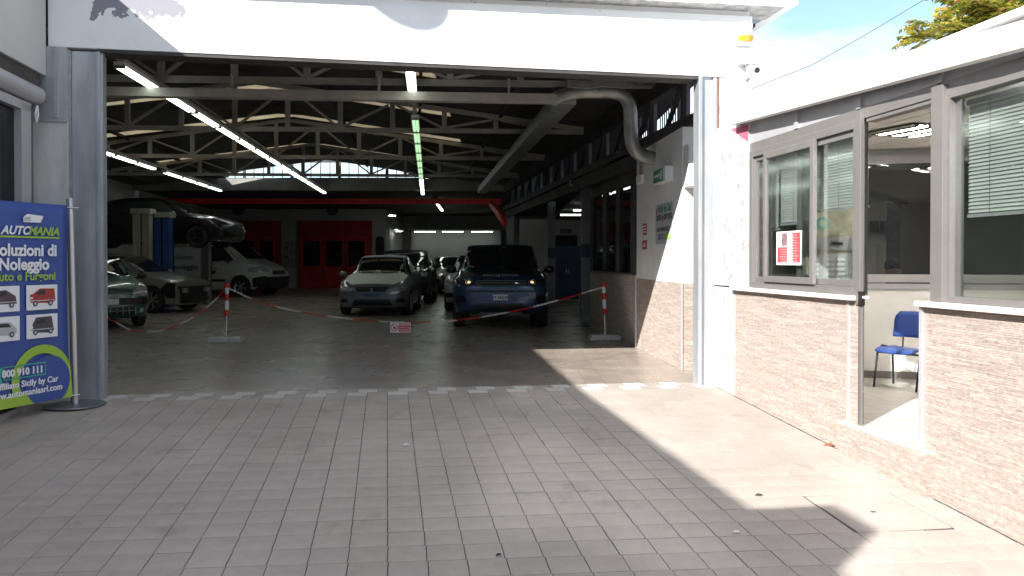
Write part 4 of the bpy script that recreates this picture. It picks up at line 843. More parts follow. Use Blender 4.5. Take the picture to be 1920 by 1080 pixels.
# ------------------------------------------------------------------ banner stand
bn = thing('banner_stand', 'blue and green roll banner advertising car and van rental on a silver pole stand', 'banner', (-4.0, 7.5, gz(-.3)), math.atan2(.85, .30))
NB = 12; bz0, bz1 = .095, 1.83
def bx_right(z): t = (z - bz0) / (bz1 - bz0); return .0 - .03 * math.sin(math.pi * min(1, t * 1.1)) - .055 * t * 0 - .045 * t
bs = MB()
cols = 14; rows_ = 20
def bp_(s, t):   # s 0 left ..1 right
    z = bz0 + (bz1 - bz0) * t; xr = bx_right(z); x = -.93 + (xr + .93) * s; return Vector((x, .012 * math.sin(s * 9 + t * 2) * .6, z))
for j in range(rows_ + 1):
    for i in range(cols + 1): bs.v.append(bp_(i / cols, j / rows_))
for j in range(rows_):
    for i in range(cols): a = j * (cols + 1) + i; bs.f.append((a, a + 1, a + cols + 2, a + cols + 1))
bso = bs.build('sheet', M_pblue, bn, smooth=True); q = bso.modifiers.new('s', 'SOLIDIFY'); q.thickness = .003
yo = -.014
def gpoly(pts, m, nm, y=yo): return MB().poly([(x, y, z) for x, z in pts]).build(nm, m, bn)
# green foot band with the swoosh and blue disc
pts = [(-.93, bz0), (bx_right(bz0), bz0)] + [(bx_right(z), z) for z in (.2, .3, .36)] + [(-.06, .30), (-.2, .27), (-.5, .22), (-.93, .25)]
gpoly([(-.925, bz0 + .003), (-.004, bz0 + .003), (-.012, .22), (-.02, .30), (-.3, .24), (-.6, .20), (-.925, .19)], M_pgreen, 'green_band', yo)
def disc(cx_, cz_, r, m, nm, y, a0=0, a1=360, r2=None, clip=True):
    b = MB(); N = 40; P = []; Q = []
    for k in range(N + 1):
        a = R(a0 + (a1 - a0) * k / N)
        for rr, L__ in ((r, P), (r2 or 0, Q)):
            x, z = cx_ + rr * math.cos(a), cz_ + rr * math.sin(a); z = max(z, bz0 + .004); x = min(x, bx_right(z) - .004); L__.append(Vector((x, y, z)))
    for k in range(N): b.add([P[k], P[k + 1], Q[k + 1], Q[k]], [(0, 1, 2, 3)])
    return b.build(nm, m, bn)
disc(-.32, .30, .30, M_pgreen, 'green_ring', yo - .002, 0, 360, .225, False); disc(-.26, .275, .225, M_pblue, 'blue_disc', yo - .004, 0, 360, None)
# logo and lettering
def bt_(s, size, x, z, m, al='RIGHT', off=.002, sx=1, shear=0, rz=0): return text('lettering', s, size, m, bn, (x, yo - .008, z), (R(90), rz, 0), al, off, sx, shear, .0008)
bt_('AUTO', .098, -.435, 1.555, M_pwhite, 'RIGHT', .003, 1.0, .3); bt_('MANIA', .098, -.15, 1.555, M_pgreen, 'RIGHT', .003, 1.0, .3)
MB().poly([(-.82, yo - .003, 1.525), (-.14, yo - .003, 1.525), (-.13, yo - .003, 1.54), (-.80, yo - .003, 1.54)]).build('underline', M_pgreen, bn)
MB().poly([(-.50, yo - .003, 1.66), (-.33, yo - .003, 1.66), (-.30, yo - .003, 1.72), (-.46, yo - .003, 1.73), (-.50, yo - .003, 1.70)]).build('van_logo', M_pwhite, bn); MB().poly([(-.50, yo - .005, 1.67), (-.43, yo - .005, 1.67), (-.43, yo - .005, 1.71), (-.49, yo - .005, 1.70)]).build('logo_detail', M_sgrey, bn)
bt_('Soluzioni di', .14, -.17, 1.375, M_pwhite, 'RIGHT', .0045, .95); bt_('Noleggio', .14, -.25, 1.255, M_pwhite, 'RIGHT', .0045, .95); bt_('Auto e Furgoni', .102, -.185, 1.165, M_pgreen, 'RIGHT', .002, .98)
def pic(x0, z0, wd, h, body, kind):
    c = MB().box((x0, yo - .004, z0), (x0 + wd, yo - .002, z0 + h)).build('photo', M_pwhite, bn); y = yo - .006
    P = {'van': [(.12, .3), (.1, .62), (.22, .66), (.42, .86), (.9, .84), (.93, .35), (.8, .25)], 'big': [(.2, .25), (.18, .6), (.3, .88), (.8, .9), (.88, .3), (.7, .2)], 'car': [(.1, .3), (.1, .5), (.3, .58), (.42, .78), (.72, .76), (.9, .5), (.9, .32), (.7, .22)], 'mpv': [(.1, .3), (.15, .78), (.6, .85), (.88, .6), (.92, .3)]}[kind]
    MB().poly([(x0 + wd * a, y, z0 + h * b) for a, b in P]).build('car_print', body, c); dkp = MB()
    dkp.poly([(x0 + wd * a, y - .002, z0 + h * b) for a, b in ([(.26, .62), (.43, .80), (.6, .79), (.6, .62)] if kind != 'car' else [(.34, .58), (.44, .73), (.66, .72), (.75, .56)])])
    dkp.build('car_windows', M_pblack, c)
    for cx_ in (.27, .76):
        MB().poly([(x0 + wd * cx_ + .024 * math.cos(k * .628), y - .003, z0 + h * .26 + .024 * math.sin(k * .628)) for k in range(10)]).build('wheel_print', M_pblack, c); MB().poly([(x0 + wd * cx_ + .013 * math.cos(k * .628), y - .004, z0 + h * .26 + .013 * math.sin(k * .628)) for k in range(10)]).build('hub_print', M_sgrey, c)
    MB().poly([(x0 + wd * .12, y - .002, z0 + h * .34), (x0 + wd * .9, y - .002, z0 + h * .36), (x0 + wd * .9, y - .002, z0 + h * .39), (x0 + wd * .12, y - .002, z0 + h * .40)]).build('trim_print', M_sgrey, c); MB().poly([(x0 + wd * .11, y - .0025, z0 + h * .44), (x0 + wd * .2, y - .0025, z0 + h * .46), (x0 + wd * .18, y - .0025, z0 + h * .53), (x0 + wd * .11, y - .0025, z0 + h * .52)]).build('lamp_print', M_pwhite, c)
mr_ = mat('print_car_red', (.35, .03, .03), .5); md_ = mat('print_car_dark', (.06, .05, .07), .5); mw_ = mat('print_car_pale', (.42, .42, .44), .5)
pic(-.475, .905, .31, .215, mr_, 'van'); pic(-.475, .66, .31, .205, md_, 'big'); pic(-.86, .905, .32, .215, mat('print_car_plum', (.08, .05, .06), .5), 'mpv'); pic(-.86, .66, .32, .205, mw_, 'car')
fb = MB(); 
for a, b in (((-.70, .44), (-.29, .45)), ((-.70, .335), (-.29, .345)), ((-.30, .335), (-.29, .45)), ((-.70, .335), (-.69, .45))): fb.box((a[0], yo - .008, a[1]), (b[0], yo - .006, b[1]))
fb.build('phone_frame', M_pteal, bn); bt_('800 910 111', .082, -.315, .362, M_pwhite, 'RIGHT', .0035, .95)
MB().poly([(-.735, yo - .008, .31), (-.705, yo - .008, .31), (-.72, yo - .008, .37), (-.70, yo - .008, .44), (-.73, yo - .008, .45), (-.75, yo - .008, .38)]).build('phone_symbol', M_pteal, bn)
bt_('Affiliato Sicily by Car', .073, -.165, .262, M_pwhite, 'RIGHT', .002, 1); bt_('www.automaniasrl.com', .075, -.12, .185, M_pwhite, 'RIGHT', .002, 1)
# pole, arms and base plate
inv = wm(bn).inverted(); pt_, pb_ = inv @ W(131, 372, 7.56), inv @ W(141, 768, 7.56); pb_.z = .0
MB().tube([pb_, pt_], .030, 16).build('pole', M_silver, bn, smooth=True)
MB().lathe([(0, .0), (.255, .0), (.262, .006), (.255, .014), (.04, .020), (0, .02)], (pb_.x, pb_.y, .004), n=40).build('base_plate', mat('base_steel', (.20, .21, .23), .4, metal=.6), bn, smooth=True)
a_ = inv @ W(110, 389, 7.5); b_2 = inv @ W(148, 390, 7.56); MB().tube([a_, b_2], .006, 8).build('top_arm', M_chrome, bn); a_ = inv @ W(128, 742, 7.5); b_2 = inv @ W(150, 740, 7.56); MB().tube([a_, b_2], .006, 8).build('bottom_arm', M_chrome, bn)
MB().tube([(-.93, .02, .0), (-.93, .02, 1.86)], .03, 12).build('pole', M_silver, bn, smooth=True)

# ------------------------------------------------------------------ barrier posts and chain
def post(px, pyb, label, lean=0):
    p = G(px, pyb); t = thing('barrier_post', label, 'barrier post', (p.x, p.y, 0), R(4), 'red and white chain posts')
    bb_ = MB().box((-.28, -.15, 0), (.28, .15, .09)); 
    for q in bb_.v:
        if q.z > .05: q.x *= .9; q.y *= .85
    bb_.build('concrete_base', M_conc, t, bevel=.015)
    L = lambda z: Vector((lean * z, 0, z)); MB().tube([L(.09), L(.42)], .011, 10).build('rod', M_wpl, t)
    zs = [.42, .52, .67, .78, .88, .95]; mm_ = [M_red, M_wpl, M_red, M_wpl, M_red]
    for i in range(5): MB().tube([L(zs[i]), L(zs[i + 1] - .001)], .033 if i < 4 else .042, 14).build('red_sleeve' if i % 2 == 0 else 'white_sleeve', mm_[i], t, smooth=True)
    return t, Vector((p.x + lean * .86, p.y, .88))
_, hp1 = post(424, 641, 'red and white chain post on a concrete block left of the cars', .02); _, hp2 = post(1135, 637, 'red and white chain post on a concrete block beside the reception bay', -.03)
link = []
def chain(name, label, pts, nseg, first=0, alt=None):
    P = [Vector(p) for p in pts]; cr_ = []
    def cm_(p0, p1, p2, p3, t): return .5 * ((2 * p1) + (-p0 + p2) * t + (2 * p0 - 5 * p1 + 4 * p2 - p3) * t * t + (-p0 + 3 * p1 - 3 * p2 + p3) * t ** 3)
    for i in range(len(P) - 1):
        for k in range(20): cr_.append(cm_(P[max(i - 1, 0)], P[i], P[i + 1], P[min(i + 2, len(P) - 1)], k / 20))
    cr_.append(P[-1]); ln = [0]
    for i in range(1, len(cr_)): ln.append(ln[-1] + (cr_[i] - cr_[i - 1]).length)
    def at(s):
        for i in range(1, len(ln)):
            if ln[i] >= s: f = (s - ln[i - 1]) / max(1e-6, ln[i] - ln[i - 1]); return cr_[i - 1].lerp(cr_[i], f), (cr_[i] - cr_[i - 1]).normalized()
        return cr_[-1], (cr_[-1] - cr_[-2]).normalized()
    t = thing(name, label, 'chain', P[0]); n = int(ln[-1] / .030); per = alt or n / nseg; cur = None; segs = {}
    for k in range(n):
        c, d = at((k + .5) * ln[-1] / n); up = Vector((0, 0, 1)); x = d.cross(up).normalized(); y = x.cross(d).normalized(); s_ = int(k / per)
        b = segs.setdefault(s_, MB()); ax = x if k % 2 else y; oth = y if k % 2 else x; ring = []
        N = 8
        for a in range(N):
            th = 2 * math.pi * a / N; pc_ = c + d * (.021 * math.cos(th)) + ax * (.011 * math.sin(th)); rad = (d * math.cos(th) * .6 + ax * math.sin(th)).normalized()
            ring.append([pc_ + rad * .0045, pc_ + oth * .0045, pc_ - rad * .0045, pc_ - oth * .0045])
        k0 = len(b.v); [b.v.extend(r_) for r_ in ring]
        for a in range(N):
            for e_ in range(4): b.f.append((k0 + a * 4 + e_, k0 + ((a + 1) % N) * 4 + e_, k0 + ((a + 1) % N) * 4 + (e_ + 1) % 4, k0 + a * 4 + (e_ + 1) % 4))
    for s_, b in segs.items(): r_ = (s_ + first) % 2; b.build('red_links' if r_ == 0 else 'white_links', M_red if r_ == 0 else M_wpl, t, 'w')
    return t
chain('barrier_chain', 'red and white plastic chain from the entrance pillar to the left post', [W(190, 592, 12.4), W(215, 603, 12.5), W(248, 619, 12.7), (W(300, 620, 12.9)), W(355, 599, 13.1), W(395, 570, 13.3), hp1], 9, 0)
chain('barrier_chain', 'long red and white plastic chain sagging across the two front cars', [hp1, W(490, 567, 13.4), W(560, 584, 13.4), W(650, 597, 13.4), W(748, 604, 13.4), W(850, 601, 13.4), W(950, 586, 13.4), W(1040, 565, 13.45), hp2], 15, 1)
sp = W(751, 614, 13.35); sn = thing('warning_sign', 'small red and white no entry sign with a hand symbol hung on the chain', 'sign', (sp.x, sp.y - .015, sp.z - .078), R(2))
MB().box((-.165, -.004, 0), (.165, .004, .158)).build('plate', M_pwhite, sn); MB().box((-.03, -.006, .012), (.155, -.0042, .146)).build('red_panel', M_red, sn)
rg = MB(); N = 24
for k in range(N): a, b = 2 * math.pi * k / N, 2 * math.pi * (k + 1) / N; rg.add([(-.098 + r_ * math.cos(t_), -.006, .08 + r_ * math.sin(t_)) for r_, t_ in ((.062, a), (.062, b), (.047, b), (.047, a))], [(0, 1, 2, 3)])
rg.add([(-.14, -.0065, .112), (-.132, -.0065, .122), (-.056, -.0065, .048), (-.064, -.0065, .038)], [(0, 1, 2, 3)]); rg.build('prohibition_ring', M_red, sn)
hh = MB().box((-.115, -.0055, .055), (-.083, -.005, .085)); [hh.box((-.115 + k * .0085, -.0055, .085), (-.109 + k * .0085, -.005, .108 - abs(k - 1.5) * .004)) for k in range(4)]; hh.box((-.082, -.0055, .065), (-.072, -.005, .088)).build('hand_symbol', M_pblack, sn)
text('lettering', 'È VIETATO', .040, M_pwhite, sn, (.0625, -.007, .108), align='CENTER', off=.0012); text('lettering', "L'INGRESSO AI", .026, M_pwhite, sn, (.0625, -.007, .068), align='CENTER', off=.0006); text('lettering', 'NON ADDETTI', .026, M_pwhite, sn, (.0625, -.007, .030), align='CENTER', off=.0006)
for s_ in (-1, 1): MB().tube([(s_ * .12, 0, .155), (s_ * .13, 0, .175)], .003, 6).build('hook', M_chrome, sn)
# ------------------------------------------------------------------ vehicles
def loft(sections, name, m, parent, arches, archr, width, crease=1.0):
    """body shell from cross sections; each: (x, zb, wl, wm, zm, ws, zs, wg, zg, wr, zr, crown)"""
    b = bmesh.new(); rings = []
    for (x, zb, wl, wmid, zm, ws, zs, wg, zg, wr, zr, crn) in sections:
        half = [(wl * .6, zb), (wl, zb + .03), (wmid, zm), (wmid * .995, (zm + zs) / 2 + .02), (ws, zs), (wg, zg), ((wg * .35 + wr * .65), zg + (zr - zg) * .68), (wr, zr), (wr * .5, zr + crn * .8)]
        pts = [(0, zb)] + half + [(0, zr + crn)] + [(-y, z) for y, z in reversed(half)]
        rings.append([b.verts.new((x, y, z)) for y, z in pts])
    n = len(rings[0])
    for i in range(len(rings) - 1):
        for k in range(n): b.faces.new((rings[i][k], rings[i][(k + 1) % n], rings[i + 1][(k + 1) % n], rings[i + 1][k]))
    h = (n - 2) // 2 + 1
    for rg_, rev in ((rings[0], True), (rings[-1], False)):
        for k in range(h):
            a, c = k, (n - k) % n; d, e_ = (n - k - 1) % n, k + 1
            vs_ = [rg_[a], rg_[e_], rg_[d], rg_[c]]; u_ = []
            for v_ in vs_:
                if v_ not in u_: u_.append(v_)
            if len(u_) > 2:
                try: b.faces.new(u_)
                except ValueError: pass
    bmesh.ops.recalc_face_normals(b, faces=b.faces)
    cl_ = b.edges.layers.float.new('crease_edge'); b.verts.index_update(); pos_ = {}
    for i, rg_ in enumerate(rings):
        for k, v_ in enumerate(rg_): pos_[v_] = (i, k)
    longi = {2: .5, 5: .55, 6: .45, 8: .5, n - 2: .5, n - 5: .55, n - 6: .45, n - 8: .5, 1: .6, n - 1: .6}
    for e_ in b.edges:
        (i0, k0), (i1, k1) = pos_[e_.verts[0]], pos_[e_.verts[1]]
        if i0 == i1 and i0 in (0, len(rings) - 1): e_[cl_] = .75
        elif k0 == k1 and k0 in longi: e_[cl_] = longi[k0] * crease
    me = bpy.data.meshes.new(name); b.to_mesh(me); b.free()
    o = bpy.data.objects.new(name, me); COL.objects.link(o); sb = o.modifiers.new('s', 'SUBSURF'); sb.levels = 2; sb.render_levels = 2
    cut = MB()
    for ax, s_ in [(a_, q) for a_ in arches for q in (-1, 1)]:
        prof = [(0, -.16), (archr, -.16), (archr, .16), (0, .16)]; cut.lathe(prof, (ax, s_ * (width - .12), archr * .93), 'y', 28)
    co_ = cut.build('cutter', m); md = o.modifiers.new('b', 'BOOLEAN'); md.operation = 'DIFFERENCE'; md.solver = 'FAST'; md.object = co_
    dg = bpy.context.evaluated_depsgraph_get(); dg.update(); ev_ = o.evaluated_get(dg); me2 = bpy.data.meshes.new_from_object(ev_, depsgraph=dg)
    me2.name = name; o.modifiers.clear(); o.data = me2; me2.materials.clear(); me2.materials.append(m)
    for p in me2.polygons: p.use_smooth = True
    try: me2.set_sharp_from_angle(angle=R(40))
    except Exception: pass
    bpy.data.objects.remove(co_, do_unlink=True); o.parent = parent; WM[o.name] = wm(parent).copy()
    bm_ = bmesh.new(); bm_.from_mesh(me2); bvh = BVHTree.FromBMesh(bm_); bm_.free()
    return o, bvh
def patch(bvh, outline, axis, sgn, m, name, parent, off=.006, n=3, label=None, far=6.0, smooth=True):
    """sheet laid on the body: outline in the plane across AXIS, dropped on the shell along it"""
    b = bmesh.new(); vs_ = []
    for a, c in outline:
        vs_.append(b.verts.new({'x': (0, a, c), 'y': (a, 0, c), 'z': (a, c, 0)}[axis]))
    b.faces.new(vs_); bmesh.ops.triangulate(b, faces=b.faces)
    for _ in range(n): bmesh.ops.subdivide_edges(b, edges=[e_ for e_ in b.edges if e_.calc_length() > .05], cuts=1, use_grid_fill=False); bmesh.ops.triangulate(b, faces=b.faces)
    ai = 'xyz'.index(axis); dead = []
    for v_ in b.verts:
        o_ = v_.co.copy(); o_[ai] = sgn * far; d = Vector((0, 0, 0)); d[ai] = -sgn; hit, nor, idx, dist = bvh.ray_cast(o_, d)
        if hit is None: dead.append(v_); continue
        if nor.dot(d) > 0: nor = -nor
        v_.co = hit + nor * off
    bmesh.ops.delete(b, geom=dead, context='VERTS')
    me = bpy.data.meshes.new(name); b.to_mesh(me); b.free(); me.materials.append(m)
    for p in me.polygons: p.use_smooth = smooth
    o = bpy.data.objects.new(name, me); COL.objects.link(o); o.parent = parent; WM[o.name] = wm(parent).copy()
    if label: o['label'] = label
    return o
WH = {}
def wheels(root, axles, y, r, wdt, rimc, spokes=5):
    key = (r, wdt, rimc.name, spokes)
    if key not in WH:
        t = MB().lathe([(r * .68, -wdt / 2), (r * .96, -wdt / 2), (r, -wdt * .36), (r, wdt * .36), (r * .96, wdt / 2), (r * .68, wdt / 2), (r * .66, 0), (r * .68, -wdt / 2)], axis='y', n=30).build('wheel', M_rubber, root, smooth=True)
        rm_ = MB().lathe([(r * .70, -wdt * .50), (r * .64, -wdt * .42), (r * .62, -wdt * .1), (r * .62, wdt * .1)], axis='y', n=30)
        for k in range(spokes):
            a = 2 * math.pi * k / spokes; c_, s_ = math.cos(a), math.sin(a)
            for da in (-.11, .11): c2, s2 = math.cos(a + da), math.sin(a + da); rm_.beam((.05 * c_, -wdt * .40, .05 * s_), (r * .64 * c2, -wdt * .43, r * .64 * s2), .028, .022, (0, 1, 0))
        rm_.lathe([(0, -wdt * .46), (.055, -wdt * .45), (.06, -wdt * .3)], axis='y', n=14); ro = rm_.build('rim', rimc, t, smooth=True)
        bk_ = MB().lathe([(0, -wdt * .1), (r * .63, -wdt * .1)], axis='y', n=20).build('brake_disc', M_black, t); WH[key] = (t, [ro, bk_]); t['proto'] = 1; first = True
    else: first = False
    t, kids = WH[key]
    for i, (ax, s_) in enumerate([(a_, q) for a_ in axles for q in (1, -1)]):
        if first and i == 0: c = t
        else:
            c = t.copy(); COL.objects.link(c); c.parent = root
            for kk in kids: d = kk.copy(); COL.objects.link(d); d.parent = c
        c.location = (ax, s_ * y, r); c.rotation_euler = (0, R(17 * i), math.pi if s_ > 0 else 0)
    if 'proto' in t: del t['proto']
def carroot(name, label, cat, loc, fwd_deg):
    """fwd_deg: heading of the nose, 0 = towards the viewer's side of the yard, +90 = to the right"""
    h = R(fwd_deg); f = Vector((math.sin(h), -math.cos(h))); return thing(name, label, cat, loc, math.atan2(f.y, f.x))
def mirrors(root, x, y, z, m, r=(.07, .10, .07)):
    for s_ in (-1, 1): MB().ell((x, s_ * y, z), r, 12, 8).tube([(x + .02, s_ * (y - .16), z - .05), (x, s_ * y, z - .03)], .02, 6).build('door_mirror', m, root, smooth=True)
def plate(root, x, z, s, w=.36, blue=True):
    p = MB().box((x - .004, -w / 2, z - .055), (x + .004, w / 2, z + .055)).build('number_plate', M_pwhite, root)
    if blue:
        pb_ = mat('plate_blue', (.02, .14, .50), .4)
        for s_ in (-1, 1): MB().box((x + .004, s_ * w / 2 - (s_ > 0) * .04, z - .054), (x + .0055, s_ * w / 2 + (s_ < 0) * .04, z + .054)).build('blue_band', pb_, p)
    if s: text('characters', s, .080, M_pblack, p, (x + .008, 0, z - .031), (R(90), 0, R(90)), 'CENTER', .0015, .88)
    return p
def underbody(root, L_, w_, z):
    MB().box((-L_ * .44, -w_, z - .06), (L_ * .44, w_, z + .12)).build('underbody', M_arch, root)
HB = [(2.02, .34, .40, .55, .46, .52, .60, .44, .64, .26, .655, .0), (1.97, .22, .62, .74, .46, .68, .66, .58, .70, .32, .715, .01), (1.84, .18, .74, .81, .48, .76, .715, .66, .76, .36, .785, .01),
      (1.55, .17, .79, .84, .52, .81, .79, .71, .835, .40, .875, .012), (1.2, .17, .80, .845, .54, .82, .85, .73, .895, .42, .94, .015), (.90, .17, .81, .845, .55, .825, .885, .75, .935, .50, .985, .015),
      (.78, .17, .81, .845, .55, .825, .895, .745, .945, .53, 1.04, .015), (.42, .17, .81, .845, .56, .825, .91, .735, .955, .57, 1.235, .02), (.08, .17, .81, .845, .56, .825, .92, .73, .965, .56, 1.385, .025), (-.25, .17, .81, .845, .56, .825, .925, .725, .97, .55, 1.43, .02),
      (-.8, .17, .81, .845, .56, .825, .94, .715, .985, .54, 1.43, .02), (-1.35, .17, .80, .845, .56, .82, .96, .70, 1.0, .52, 1.39, .02), (-1.68, .19, .79, .83, .56, .80, .97, .67, 1.01, .50, 1.28, .02),
      (-1.90, .22, .74, .79, .56, .76, .95, .63, .99, .50, 1.02, .01), (-1.99, .30, .66, .72, .55, .68, .82, .60, .86, .40, .88, .01), (-2.02, .40, .50, .58, .55, .54, .7, .5, .74, .3, .76, 0)]
def scale(sec, sx, sy, sz): return [(a[0] * sx, a[1] * sz, a[2] * sy, a[3] * sy, a[4] * sz, a[5] * sy, a[6] * sz, a[7] * sy, a[8] * sz, a[9] * sy, a[10] * sz, a[11] * sz) for a in sec]
def sidewin(bvh, root, outs, m=None):
    for s_ in (-1, 1):
        for o_ in outs: patch(bvh, o_, 'y', s_, m or M_glasscar, 'side_window', root, .006, 2)
M_lampc = mat('headlamp_glass', (.30, .31, .33), .12, coat=1, var=.5, vs=30)
# 1 grey hatchback: reflected light on bonnet and roof painted as a pale colour
P_grey = carpaint('car_grey', (.17, .17, .20), .32, .2); P_paintlit = mat('car_painted_light', (.86, .86, .80), .6, spec=.3, coat=.1, var=.03)
pos = G(718, 578); c1 = carroot('parked_car', 'grey hatchback with light painted pale on bonnet and roof, facing out between the chains', 'car', (pos.x + .22, 21.35, 0), 1.0)
b1, v1 = loft(HB, 'body', P_grey, c1, (1.22, -1.25), .345, .845); underbody(c1, 4.0, .70, .26)
patch(v1, [(1.90, -.50), (1.90, .50), (1.6, .69), (.92, .735), (.80, .60), (.77, 0), (.80, -.60), (.92, -.735), (1.6, -.69)], 'z', 1, P_paintlit, 'bonnet', c1, .008, 4, label='bonnet with reflected light painted pale')
patch(v1, [(.02, -.56), (.02, .56), (-1.5, .50), (-1.5, -.50)], 'z', 1, P_paintlit, 'roof_panel', c1, .006, 4, label='roof with reflected light painted pale')
patch(v1, [(-.64, .99), (.64, .99), (.52, 1.375), (-.52, 1.375)], 'x', 1, M_glasscar, 'windscreen', c1, .008, 4)
sidewin(v1, c1, [[(.55, .99), (.1, 1.30), (-.3, 1.35), (-.3, .98)], [(-.36, .98), (-.36, 1.35), (-.95, 1.33), (-1.1, 1.02)]])
patch(v1, [(-.33, .585), (.33, .585), (.40, .665), (.36, .69), (-.36, .69), (-.40, .665)], 'x', 1, M_black, 'grille', c1, .012, 3); text('emblem', 'S', .10, M_chrome, c1, (2.055, 0, .60), (R(90), 0, R(90)), 'CENTER', .004, 1.3)
for s_ in (-1, 1):
    patch(v1, [(s_ * .42, .62), (s_ * .50, .58), (s_ * .74, .60), (s_ * .80, .76), (s_ * .72, .78)], 'x', 1, M_lampc, 'headlight', c1, .012, 3)
    patch(v1, [(s_ * .56, .33), (s_ * .76, .33), (s_ * .74, .41), (s_ * .58, .41)], 'x', 1, M_black, 'fog_lamp', c1, .01, 2)
patch(v1, [(-.48, .26), (.48, .26), (.40, .40), (-.40, .40)], 'x', 1, M_black, 'lower_grille', c1, .012, 3); MB().box((2.03, -.18, .475), (2.045, .20, .53)).build('plate_holder', mat('plate_dim_blue', (.03, .10, .28), .5), c1)
patch(v1, [(.42, .515), (.56, .53), (.66, .575), (.60, .60), (.44, .57)], 'x', 1, mat('lamp_reflex', (.75, .76, .78), .15), 'turn_signal', c1, .02, 2)
wheels(c1, (1.22, -1.25), .74, .30, .19, M_silver, 5); mirrors(c1, .62, .93, .98, P_grey)
# 2 blue compact SUV
SUV = [(2.16, .44, .50, .66, .60, .62, .74, .56, .80, .36, .85, 0), (2.10, .32, .80, .88, .60, .85, .86, .77, .94, .56, .985, .01), (1.95, .27, .86, .93, .60, .90, .93, .82, 1.01, .62, 1.05, .015), (1.55, .25, .90, .95, .64, .93, .97, .82, 1.05, .55, 1.075, .02),
       (1.05, .25, .91, .955, .66, .935, 1.01, .85, 1.08, .58, 1.115, .02), (.85, .25, .91, .955, .66, .935, 1.02, .84, 1.09, .62, 1.14, .02), (.5, .25, .91, .955, .66, .935, 1.03, .83, 1.10, .71, 1.38, .02), (.15, .25, .91, .955, .66, .935, 1.04, .82, 1.11, .71, 1.60, .03), (-.2, .25, .91, .955, .66, .935, 1.05, .81, 1.12, .70, 1.65, .02),
       (-1.0, .25, .91, .955, .66, .935, 1.09, .80, 1.15, .68, 1.63, .02), (-1.7, .27, .90, .95, .66, .93, 1.13, .78, 1.18, .64, 1.54, .02), (-1.98, .32, .86, .92, .66, .90, 1.12, .72, 1.18, .56, 1.25, .01), (-2.12, .40, .78, .84, .66, .82, 1.0, .66, 1.04, .5, 1.08, .01), (-2.16, .5, .6, .7, .66, .66, .85, .6, .9, .4, .92, 0)]
P_blue = carpaint('car_navy', (.014, .052, .115), .28, .3); P_nvd = carpaint('car_dark_navy', (.008, .014, .022))
c2 = carroot('parked_car', 'dark blue compact off-roader with lit headlights and white number plate', 'car', (W(938, 560, 18.0).x, 17.9, 0), 1.0)
b2_, v2 = loft(SUV, 'body', P_blue, c2, (1.33, -1.33), .40, .955); underbody(c2, 4.3, .80, .33)
patch(v2, [(-.76, 1.15), (.76, 1.15), (.665, 1.57), (-.665, 1.57)], 'x', 1, M_glasscar, 'windscreen', c2, .008, 4); patch(v2, [(.05, -.62), (.05, .62), (-1.6, .55), (-1.6, -.55)], 'z', 1, M_black, 'roof_panel', c2, .006, 3)
sidewin(v2, c2, [[(.62, 1.14), (.2, 1.46), (-.3, 1.50), (-.3, 1.14)], [(-.36, 1.14), (-.36, 1.50), (-1.3, 1.46), (-1.5, 1.22)]])
patch(v2, [(-.50, .82), (.50, .82), (.53, .90), (.50, .955), (-.50, .955), (-.53, .90)], 'x', 1, M_black, 'grille', c2, .015, 4)
gb = MB(); [gb.box((2.158, -.48, zz), (2.172, .48, zz + .012)) for zz in (.845, .885, .925)]; gb.build('grille_bar', mat('grille_grey', (.12, .12, .13), .4), c2)
patch(v2, [(-.66, .71), (.66, .71), (.66, .745), (-.66, .745)], 'x', 1, M_black, 'bumper_slot', c2, .012, 4); patch(v2, [(-.50, .36), (.50, .36), (.42, .50), (-.42, .50)], 'x', 1, M_black, 'lower_grille', c2, .014, 3)
patch(v2, [(-.44, .31), (.44, .31), (.38, .345), (-.38, .345)], 'x', 1, M_silver, 'skid_plate', c2, .03, 3)
for s_ in (-1, 1):
    h_ = patch(v2, [(s_ * .54, .84), (s_ * .80, .83), (s_ * .87, .95), (s_ * .56, .95)], 'x', 1, mat('lamp_dark', (.03, .035, .04), .1, coat=1), 'headlight', c2, .012, 3); MB().lathe([(0, .015), (.032, .01), (.04, -.03)], (2.13, s_ * .60, .892), 'x', 18).build('lamp', M_headl, h_, smooth=True)
    MB().lathe([(.055, .012), (.068, .016), (.07, -.02)], (2.13, s_ * .60, .892), 'x', 18).build('lamp_ring', M_chrome, h_, smooth=True)
    patch(v2, [(s_ * .66, .52), (s_ * .86, .50), (s_ * .86, .64), (s_ * .70, .66)], 'x', 1, M_nv if 0 else P_nvd, 'side_intake', c2, .01, 2)
plate(c2, 2.19, .615, 'ET 842DN'); text('bonnet_lettering', 'RANGE ROVER', .075, mat('grey_letter', (.25, .27, .29), .4), c2, (2.10, 0, 1.01), (R(62), 0, R(90)), 'CENTER', .001, 1.35); MB().ell((2.175, .30, .885), (.006, .04, .02), 10, 6).build('badge', M_chrome, c2)
wheels(c2, (1.33, -1.33), .82, .355, .23, M_silver, 7); mirrors(c2, .70, 1.02, 1.13, P_nvd, (.08, .12, .085))
